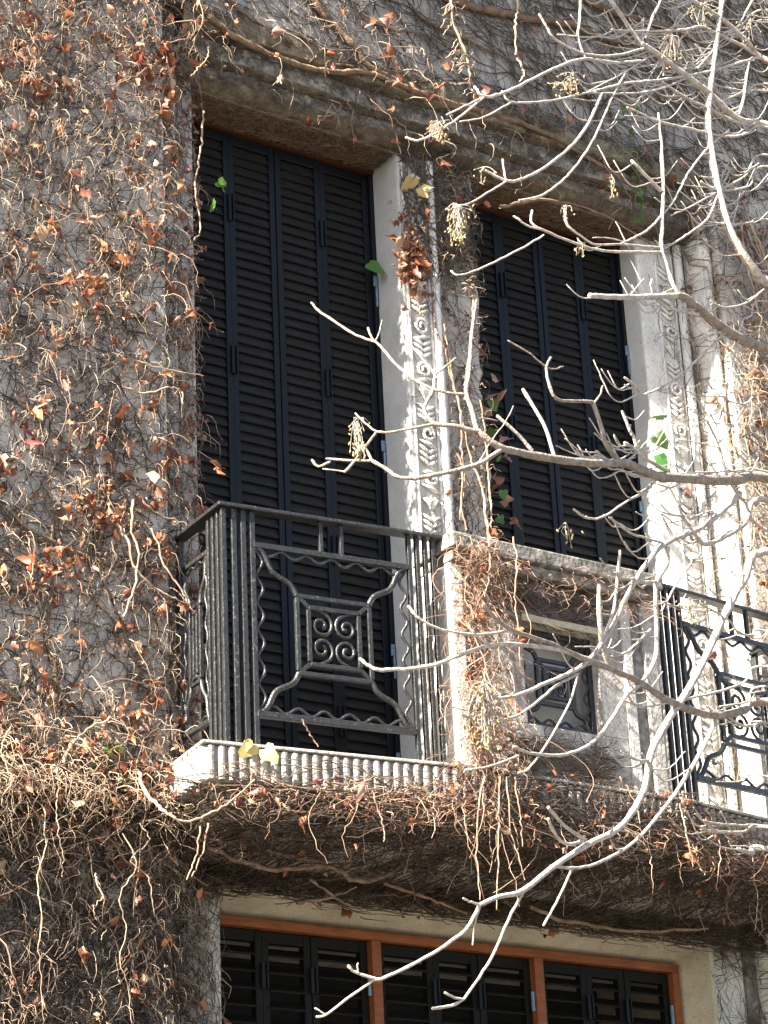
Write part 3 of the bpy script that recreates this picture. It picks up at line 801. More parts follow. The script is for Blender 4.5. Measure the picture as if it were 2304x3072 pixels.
# --- creeper across the wall and mouldings above the windows
c2 = empty('climbing_creeper', (6.2, WL, 6.0)); tag(c2, 'thin dark creeper network over the shaded wall above the windows', 'creeper')
BT = (4.30, 8.9, 6.05, 7.7); BM = (4.35, 7.6, 5.70, 6.10)
fine(c2, [cling(2000, BT, 14, 0.042, (0.003, 0.03), (0.0013, 0.0042), heading=(-0.75, 0.45)), cling(1300, BM, 9, 0.03, (0.002, 0.02), (0.0009, 0.0022), heading=(-0.1, 0.5))], 'root', 'clinging_stems')
# fuzz under the lintels
k = 2600
xs = np.where(rng.random(k) < 0.5, rng.uniform(4.56, 5.58, k), rng.uniform(6.03, 7.0, k))
n = 6; a = rng.uniform(0, 6.28, k); st = rng.uniform(0.008, 0.028, k)
X = np.zeros((k, n)); Yy = np.zeros((k, n)); X[:, 0] = xs; Yy[:, 0] = rng.uniform(W, SH - 0.03, k)
for i in range(1, n):
    a = a + rng.normal(0, 0.5, k); X[:, i] = X[:, i - 1] + np.cos(a) * st; Yy[:, i] = np.clip(Yy[:, i - 1] + np.sin(a) * st, W - 0.01, SH - 0.02)
Pz = np.stack([X, Yy, np.full_like(X, ZH) - rng.uniform(0.002, 0.016, (k, 1))], -1)
Rz_ = np.full((k, n), 0.0016) * rng.uniform(0.6, 1.4, (k, 1))
fine(c2, [(Pz, Rz_)], 'oldstem', 'lintel_roots')
rt = wall_roots(600, BT); d2 = dangle(rt, (0.04, 0.18), (0.02, 0.08), 8, 1.1, 0.7, (0.001, 0.0022), 0.6)
rm = wall_roots(110, BM); d2b = dangle(rm, (0.04, 0.2), (0.02, 0.08), 8, 0.8, 0.4, (0.0012, 0.0024), 0.9)
fine(c2, [d2, d2b], 'stem', 'dry_twigs')
for pts, w0, w1 in (
    ([(560, -30), (610, 30), (660, 80), (740, 130), (880, 190), (1000, 215), (1090, 215), (1180, 245), (1330, 300)], 26, 14),
    ([(900, -40), (960, 30), (1010, 85), (1070, 150), (1110, 200), (1200, 245)], 30, 16),
    ([(660, -20), (760, 60), (850, 110), (960, 180), (1060, 200)], 14, 8),
    ([(1330, -10), (1404, 18), (1480, 36), (1586, 58), (1700, 72), (1800, 110), (1900, 130)], 36, 22),
    ([(1152, 240), (1326, 300), (1499, 350), (1638, 400), (1760, 470), (1900, 560)], 22, 12),
    ([(1760, 0), (1850, 40), (2000, 80), (2100, 120), (2304, 150)], 30, 18),
    ([(1250, 40), (1330, 90), (1420, 130), (1560, 190), (1700, 250)], 14, 8),
    ([(1500, 620), (1640, 600), (1800, 640), (1950, 730)], 12, 7),
    ([(1080, 40), (1180, 90), (1260, 100), (1340, 140)], 12, 6)):
    traced(c2, pts, WL - 0.02, w0, w1, 'oldstem', name='old_stem')
traced(c2, [(1345, -20), (1353, 10), (1360, 69), (1395, 153), (1405, 200), (1412, 257), (1425, 285)], 7.35, 11, 7, 'stem')
traced(c2, [(1553, -10), (1551, 30), (1546, 80), (1548, 139), (1547, 165)], 7.4, 9, 6, 'stem')
traced(c2, [(1552, 175), (1568, 205), (1572, 225), (1560, 245)], 7.42, 8, 4, 'stem')
for i in range(40):
    yy_ = rng.uniform(0, 260); x_ = 1353 + (yy_ / 260) ** 1.5 * 60
    s_ = rng.choice([-1, 1]); L_ = rng.uniform(12, 45)
    traced(c2, [(x_, yy_), (x_ + s_ * L_ * 0.6, yy_ + rng.uniform(-5, 25)), (x_ + s_ * L_, yy_ + rng.uniform(-5, 40))], 7.35, 4, 2.5, 'stem', 6, 'twig', 4)
lp = np.vstack([on_path(d2[0], 110), on_path(d2b[0], 60)])
leaves(c2, lp, rng.gamma(6, 0.0048, len(lp)).clip(0.012, 0.05), 'leaf', 120)
for (x_, y_), s_ in zip(((815, 95), (840, 80), (1130, 60), (1165, 50), (1180, 35), (1190, 155), (1200, 190), (1210, 230), (1225, 245), (1300, 275), (1470, 265), (1290, 375), (1320, 380), (2060, 480)), (0.05, 0.06, 0.05, 0.06, 0.05, 0.07, 0.05, 0.05, 0.05, 0.05, 0.06, 0.09, 0.07, 0.06)):
    leaves(c2, [at(x_, y_, 7.5)], [s_], 'red' if rng.random() < 0.7 else 'leaf', 1)
for i in range(26):
    y_ = rng.uniform(310, 660); x_ = 1885 + (y_ - 310) * 0.13 + rng.normal(0, 12)
    leaves(c2, [at(x_, y_, 7.62)], [rng.uniform(0.02, 0.035)], 'green', 1)

# --- creeper on the pier between the windows
c3 = empty('climbing_creeper', (5.9, W, ZS)); tag(c3, 'bare creeper stems and tuft of orange leaves on the pier between the shutters', 'creeper')
BP = (5.79, 6.03, 2.7, 5.75)
fine(c3, [cling(480, BP, 9, 0.024, (0.002, 0.02), (0.001, 0.0026), heading=(-1.6, 0.8)), cling(130, (5.60, 5.80, 2.8, 5.75), 10, 0.03, (0.012, 0.03), (0.0009, 0.0020), heading=(-1.6, 0.5)), cling(480, (5.60, 6.02, 5.15, 5.75), 10, 0.03, (0.003, 0.03), (0.001, 0.003), heading=(-1.4, 0.6))], 'root', 'clinging_stems')
fz = wall_roots(700, BP); fz = fz[fz[:, 0] < 6.0]
P3, R3 = dangle(fz, (0.015, 0.06), (0.012, 0.045), 5, 1.2, 0.8, (0.0010, 0.002), 0.4)
fine(c3, [(P3, R3)], 'stem', 'stem_fuzz')
for pts, w0, w1 in (
    ([(1300, 900), (1310, 1000), (1335, 1050), (1350, 1120), (1370, 1190), (1390, 1270), (1410, 1370), (1425, 1410), (1450, 1480), (1460, 1560), (1470, 1620)], 8, 11),
    ([(1330, 960), (1345, 1060), (1360, 1150), (1380, 1230), (1385, 1330), (1390, 1420), (1385, 1520), (1400, 1590)], 9, 9),
    ([(1420, 900), (1415, 980), (1410, 1060), (1400, 1130), (1395, 1200)], 9, 12),
    ([(1365, 1350), (1385, 1390), (1392, 1450), (1385, 1510), (1380, 1560)], 9, 7),
    ([(1230, 640), (1245, 720), (1250, 800), (1262, 900), (1260, 960)], 6, 5),
    ([(1205, 640), (1215, 690), (1210, 760), (1215, 830)], 6, 4),
    ([(1440, 1200), (1455, 1300), (1465, 1400), (1470, 1500), (1475, 1590)], 7, 9)):
    traced(c3, pts, W - 0.025, w0 * 0.75, w1 * 0.75, 'redstem')
cp = []
for i in range(150):
    y_ = rng.normal(770, 60); x_ = 1240 + (y_ - 770) * 0.08 + rng.normal(0, 26)
    cp.append(at(x_, y_, W - rng.uniform(0.02, 0.07)))
for i in range(60):
    p = on_path(P3, 1)[0]; cp.append(p)
leaves(c3, cp, rng.gamma(6, 0.0048, len(cp)).clip(0.014, 0.05), 'leaf', 150)
leaves(c3, [at(1240, 535, W - 0.08), at(1285, 560, W - 0.08), at(1262, 560, W - 0.07)], [0.085, 0.06, 0.06], 'yellow', 3)
leaves(c3, [at(1108, 790, 7.93)], [0.085], 'green', 1)
leaves(c3, [at(1470 + i * 9 + rng.normal(0, 8), 1060 + i * 62, W + 0.06) for i in range(9)], rng.uniform(0.045, 0.07, 9), 'red', 9)
leaves(c3, [at(1478 + i * 9 + rng.normal(0, 6), 1200 + i * 90, W + 0.07) for i in range(5)], rng.uniform(0.04, 0.06, 5), 'green', 5)

# --- creeper over the stone parapet and along the edge of the balcony floor
c4 = empty('climbing_creeper', (5.7, 7.1, ZS)); tag(c4, 'tangle of dry creeper over the stone parapet and along the balcony edge', 'creeper')
k = 520
root = np.stack([rng.normal(5.385, 0.055, k), np.full(k, PY - 0.01), rng.uniform(2.6, 3.6, k)], 1)
d4 = dangle(root, (0.05, 0.24), (0.02, 0.10), 10, 1.2, 0.5, (0.0009, 0.002), 0.8)
k = 90
root = np.stack([rng.uniform(5.3, 6.28, k), np.full(k, PY - 0.04), rng.uniform(3.42, 3.58, k)], 1)
d4b = dangle(root, (0.04, 0.16), (0.01, 0.05), 9, 1.2, 0.9, (0.0009, 0.0016), 0.6)
# along the slab edge
edge = np.array([(4.266, 7.305), (5.31, 7.150), (6.37, 7.150), (7.42, 7.305)])
def on_edge(k, a=0.0, b=1.0):
    s = rng.uniform(a, b, k) * 3; i = np.minimum(s.astype(int), 2); u = s - i
    return edge[i] * (1 - u[:, None]) + edge[i + 1] * u[:, None]
def edge_tangle(k, zr, a, b, rr, n=10, step=0.03, off=(0.015, 0.07)):
    p = on_edge(k, a, b); ang = rng.normal(0.05, 0.55, k) + np.where(rng.random(k) < 0.5, np.pi, 0)
    X = np.zeros((k, n)); Z = np.zeros((k, n)); X[:, 0] = p[:, 0]; Z[:, 0] = rng.uniform(*zr, k)
    for i in range(1, n):
        ang = ang + rng.normal(0, 0.3, k); X[:, i] = X[:, i - 1] + step * np.cos(ang); Z[:, i] = np.clip(Z[:, i - 1] + step * 0.7 * np.sin(ang), zr[0] - 0.05, zr[1] + 0.03)
    Y = np.interp(X, edge[:, 0], edge[:, 1]) - rng.uniform(*off, (k, 1)) + rng.normal(0, 0.006, X.shape)
    return np.stack([X, Y, Z], -1), np.full((k, n), 1.0) * rng.uniform(*rr, (k, 1)) * np.linspace(1.1, 0.6, n)
e1 = edge_tangle(120, (2.48, 2.555), 0.03, 0.36, (0.0009, 0.0023))
e2 = edge_tangle(280, (2.46, 2.66), 0.36, 0.70, (0.0009, 0.0022))
e3 = edge_tangle(170, (2.43, 2.53), 0.66, 1.0, (0.0009, 0.0024))
pr_ = on_edge(150, 0.0, 1.0); root = np.stack([pr_[:, 0], pr_[:, 1] - 0.02, rng.uniform(2.45, 2.56, 150)], 1)
d4c = dangle(root, (0.04, 0.17), (0.02, 0.1), 10, 1.0, 0.8, (0.001, 0.002), 0.8)
fine(c4, [d4, d4b, d4c], 'redstem', 'dry_twigs')
fine(c4, [e1, e3], 'redstem', 'edge_tangle')
fine(c4, [e2, edge_tangle(300, (2.44, 2.60), 0.0, 0.97, (0.0011, 0.0028), 12, 0.035)], 'root', 'edge_tangle')
k = 620
fine(c4, [(lambda X, Z: (np.stack([X, np.full_like(X, PY + 0.012) - rng.uniform(0, 0.012, (len(X), 1)), Z], -1), np.full(X.shape, 0.0014) * rng.uniform(0.6, 1.6, (len(X), 1))))(
    *(lambda x_, z_, a_: (x_ + np.cumsum(np.cos(a_), 1) * 0.02, z_ + np.cumsum(np.sin(a_), 1) * 0.012))(
        rng.uniform(5.44, 5.95, (k, 1)), np.where(rng.random((k, 1)) < 0.6, rng.uniform(3.33, 3.5, (k, 1)), rng.uniform(2.7, 2.84, (k, 1))), rng.normal(0.1, 0.4, (k, 1)) + np.cumsum(rng.normal(0, 0.35, (k, 9)), 1)))], 'root', 'panel_roots')
hs = dangle(np.stack([rng.normal(5.36, 0.06, 30), np.full(30, PY - 0.03), rng.uniform(2.45, 3.55, 30)], 1), (0.15, 0.45), (0.03, 0.13), 14, 0.9, 0.3, (0.0014, 0.0028), 0.9)
single_stems(c4, hs, 'redstem')
pr_ = on_edge(12, 0.05, 0.98); hs2 = dangle(np.stack([pr_[:, 0], pr_[:, 1] - 0.03, np.full(12, 2.52)], 1), (0.12, 0.34), (0.02, 0.08), 14, 0.8, 0.3, (0.0014, 0.0026), 1.0)
single_stems(c4, hs2, 'stem')
lp = np.vstack([on_path(d4[0], 120), on_path(d4c[0], 60), on_path(e1[0], 40), on_path(e2[0], 110), on_path(e3[0], 20)])
leaves(c4, lp, rng.gamma(6, 0.0042, len(lp)).clip(0.012, 0.05), 'leaf', 200)
leaves(c4, [at(1092, 2345, 7.1), at(2148, 1950, 7.0)], [0.085, 0.05], 'red', 2)
leaves(c4, [at(760, 2233, 7.24), at(790, 2245, 7.22), at(735, 2228, 7.25)], [0.07, 0.07, 0.05], 'yellow', 3)
for pts in ([(1462, 1560), (1470, 1700), (1455, 1790)], [(1540, 1610), (1550, 1700), (1545, 1790), (1555, 1900), (1560, 2000)], [(1455, 2330), (1435, 2420), (1432, 2560), (1440, 2700)],
            [(1500, 2330), (1497, 2450), (1492, 2600), (1490, 2730)], [(1520, 2330), (1535, 2500), (1575, 2640)], [(1545, 2330), (1560, 2440), (1568, 2540)], [(2040, 2410), (2060, 2500), (2080, 2600)], [(2090, 2540), (2095, 2590), (2115, 2625)],
            [(1115, 2370), (1140, 2440), (1152, 2500), (1150, 2525)], [(905, 2160), (930, 2200), (955, 2240)], [(600, 2480), (590, 2560), (560, 2640)], [(625, 2470), (610, 2550), (575, 2630)], [(1860, 2330), (1900, 2400), (1920, 2470)]):
    traced(c4, pts, 7.06, 5, 3, 'redstem')

# --- creeper under the balcony
c5 = empty('climbing_creeper', (5.8, 7.5, 2.4)); tag(c5, 'dark matted creeper in the shade under the balcony floor', 'creeper')
k = 2900; n = 9
a = rng.normal(0.0, 0.5, k) + np.where(rng.random(k) < 0.5, np.pi, 0)
X = np.zeros((k, n)); V_ = np.zeros((k, n)); X[:, 0] = rng.uniform(4.3, 7.5, k); V_[:, 0] = rng.uniform(0, 1, k)
for i in range(1, n):
    a = a + rng.normal(0, 0.35, k); X[:, i] = X[:, i - 1] + 0.035 * np.cos(a); V_[:, i] = np.clip(V_[:, i - 1] + 0.07 * np.sin(a), 0, 1)
# v = 0: front lower lip of the slab, 0.7: foot of the cove, 1: wall above the lower window
prof_v = [0, 0.12, 0.65, 0.7, 1.0]
fy = np.interp(X, [4.3, 5.31, 6.37, 7.4], [0.14, 0, 0, 0.14])
Yc = np.interp(V_, prof_v, [7.17, 7.27, 7.62, 7.79, 7.79]) + fy * np.interp(V_, prof_v, [1, 0.9, 0.5, 0, 0])
Zc = np.interp(V_, prof_v, [2.53, 2.52, 2.39, 2.38, 2.30])
o_ = rng.gamma(1.5, 0.02, (k, 1))
Pu = np.stack([X, Yc - o_ * 0.7, Zc - o_ * 0.7], -1)
Ru = np.exp(rng.uniform(math.log(0.001), math.log(0.003), (k, 1))) * np.linspace(1.1, 0.6, n)
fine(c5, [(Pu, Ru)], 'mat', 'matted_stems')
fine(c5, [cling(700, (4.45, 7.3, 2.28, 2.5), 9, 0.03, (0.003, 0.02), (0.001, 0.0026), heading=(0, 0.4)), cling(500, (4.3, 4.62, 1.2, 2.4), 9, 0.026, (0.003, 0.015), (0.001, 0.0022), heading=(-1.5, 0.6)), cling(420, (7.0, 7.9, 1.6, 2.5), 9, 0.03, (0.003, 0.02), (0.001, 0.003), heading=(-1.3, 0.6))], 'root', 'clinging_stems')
for pts, w0, w1 in (([(470, 2470), (560, 2480), (640, 2520), (760, 2540), (880, 2570), (980, 2590)], 16, 10), ([(620, 2540), (720, 2585), (830, 2610), (990, 2600), (1060, 2640), (1152, 2630), (1256, 2561), (1381, 2519), (1480, 2510)], 14, 12),
                    ([(1152, 2650), (1290, 2700), (1400, 2740)], 10, 7), ([(1590, 2720), (1680, 2760), (1777, 2776), (1916, 2795), (2124, 2785)], 14, 9), ([(720, 2420), (900, 2425), (1100, 2400), (1300, 2410)], 11, 8), ([(890, 2710), (1000, 2690), (1070, 2660)], 8, 5), ([(1280, 2500), (1450, 2480), (1640, 2520), (1800, 2560)], 10, 7), ([(930, 2640), (1020, 2700), (1060, 2720)], 9, 5)):
    traced(c5, pts, 7.58, w0, w1, 'oldstem', name='old_stem')
sl_ = dangle(np.stack([rng.uniform(4.4, 7.4, 60), rng.uniform(7.25, 7.6, 60), np.full(60, 2.46)], 1), (0.05, 0.25), (0.01, 0.05), 9, 0.8, 0.5, (0.0012, 0.0024), 0.9)
fine(c5, [sl_], 'stem', 'dry_twigs')
lp = on_path(Pu, 90); leaves(c5, lp, rng.gamma(6, 0.0045, len(lp)).clip(0.014, 0.045), 'leaf', 60)

# --- creeper on the wall at the right
c6 = empty('climbing_creeper', (8.0, WL, ZG)); tag(c6, 'upright creeper stems and brown leaves on the wall right of the second window', 'creeper')
BX = (8.7, 11.0, 0.6, 7.6)
fine(c6, [cling(1800, BX, 12, 0.04, (0.003, 0.03), (0.0013, 0.0036), heading=(-1.5, 0.6))], 'root', 'clinging_stems')
dx_ = dangle(wall_roots(2200, BX), (0.03, 0.17), (0.015, 0.09), 6, 0.8, 0.5, (0.0009, 0.002), 0.85)
fine(c6, [dx_], 'stem', 'dry_twigs')
leaves(c6, on_path(dx_[0], 600), rng.gamma(4, 0.0072, 600).clip(0.010, 0.06), 'leaf', 0, 'more_leaves')
BR = (7.27, 8.9, 2.3, 6.05)
fine(c6, [cling(1700, BR, 10, 0.034, (0.003, 0.03), (0.001, 0.003), heading=(-1.5, 0.6)), cling(150, (7.02, 7.30, 2.7, 5.75), 10, 0.03, (0.012, 0.04), (0.0009, 0.0022), heading=(-1.5, 0.5))], 'root', 'clinging_stems')
rr_ = wall_roots(2600, (7.28, 8.7, 2.6, 5.9)); d6 = dangle(rr_, (0.04, 0.17), (0.02, 0.09), 8, 1.1, 0.7, (0.001, 0.0024), 0.6)
fine(c6, [d6], 'stem', 'dry_twigs')
up_ = cling(40, (7.27, 8.6, 2.8, 5.9), 22, 0.055, (0.02, 0.06), (0.003, 0.007), heading=(-1.5, 0.18), turn=0.09)
single_stems(c6, up_, 'stem', 6)
up_ = cling(60, (7.25, 7.9, 2.8, 5.7), 22, 0.05, (0.02, 0.07), (0.002, 0.0045), heading=(-1.5, 0.2), turn=0.12)
single_stems(c6, up_, 'redstem', 5)
lp = on_path(d6[0], 520)
leaves(c6, lp, rng.gamma(6, 0.0050, len(lp)).clip(0.014, 0.055), 'leaf', 200)
leaves(c6, [at(1965, 1255, W + 0.03), at(1972, 1308, W + 0.03), at(1980, 1362, W + 0.03), at(1985, 1405, W + 0.03)], [0.08, 0.08, 0.075, 0.05], 'green', 4)
rp = clumps((7.05, 8.4, 4.6, 6.3), 14, 60, 0.12, 0.2); rp[:, 1] -= 0.02
leaves(c6, rp, rng.uniform(0.02, 0.045, len(rp)), 'leaf', 40)

# ------------------------------------------------------------------ the bare tree in front
tree = empty('bare_tree', (7.05, 5.95, ZG)); tag(tree, 'leafless pale barked tree with dry seed clusters reaching in from the right', 'tree')
trunk_pts = np.array([(7.05, 5.95, ZG - 0.1), (7.08, 5.97, 0.3), (7.02, 5.92, 2.0), (7.10, 5.95, 3.6), (7.16, 5.98, 5.2), (7.10, 5.95, 7.2), (7.18, 6.0, 9.0)])
tp = smooth_path(trunk_pts, 40)
tube_obj('trunk', tp, np.interp(np.linspace(0, 1, 40), [0, 0.05, 0.5, 1], [0.19, 0.14, 0.10, 0.03]), MAT['limb'], tree, 12)
def depth(x, y):
    return 6.25 + 0.34 * math.sin(x / 410.0 + 1.3) + 0.22 * math.sin(y / 530.0 + x / 900.0)
def branch(pts, w0, w1, mat='bark', name='branch', knob=0.0, thick=6.9):
    p3 = [at(a, b, depth(a, b)) for a, b in pts]
    lens = F_PX / thick
    rs = list(np.linspace(w0, w1, len(pts)) / 2 / lens)
    if pts[0][0] >= 2295:             # leaves the picture: carry on to the trunk
        e = p3[0]; i = int(np.argmin(np.abs(tp[:, 2] - (e[2] - 0.25))))
        q = tp[i]; mid = (e + q) / 2 + np.array([0, 0, -0.02])
        p3 = [q, mid] + p3; rs = [rs[0] * 1.25, rs[0] * 1.12] + rs
    seg = sum(np.linalg.norm(np.array(p3[i + 1]) - p3[i]) for i in range(len(p3) - 1))
    n = int(max(8, min(60, seg / 0.022)))
    P = smooth_path(p3, n)
    R = np.interp(np.linspace(0, len(rs) - 1, n), np.arange(len(rs)), rs)
    P[1:-1] += rng.normal(0, 0.0007, (n - 2, 3))
    R = R * (1 + 0.05 * rng.standard_normal(n))
    if knob:                           # ringed, budded tip
        m_ = max(3, n // 3); R[-m_:] *= 1 + knob * (np.arange(m_) % 2)
    d = (P[-1] - P[-2]); d /= np.linalg.norm(d) + 1e-9
    P = np.vstack([P, P[-1] + d * R[-1] * 0.5, P[-1] + d * R[-1] * 0.8]); R = np.append(R, [R[-1] * 0.7, R[-1] * 0.02])
    return tube_obj(name, P, R, MAT[mat], tree, 8)
LIMBS = [
    ([(2304, 1435), (2194, 1442), (2055, 1435), (1971, 1428), (1909, 1404), (1874, 1390), (1819, 1390), (1749, 1387), (1638, 1373), (1555, 1356), (1499, 1342), (1458, 1314), (1430, 1290)], 46, 24),
    ([(2304, 1050), (2194, 1001), (2110, 939), (2062, 897), (2030, 884)], 50, 32),
    ([(2304, 2105), (2228, 2132), (2152, 2146), (2076, 2132), (1985, 2090), (1916, 2045), (1833, 2007), (1742, 1972), (1652, 1931), (1541, 1892), (1492, 1861), (1451, 1812)], 38, 12)]
for p, a, b in LIMBS:
    branch(p, a, b, 'limb', 'limb', 0, 6.6)
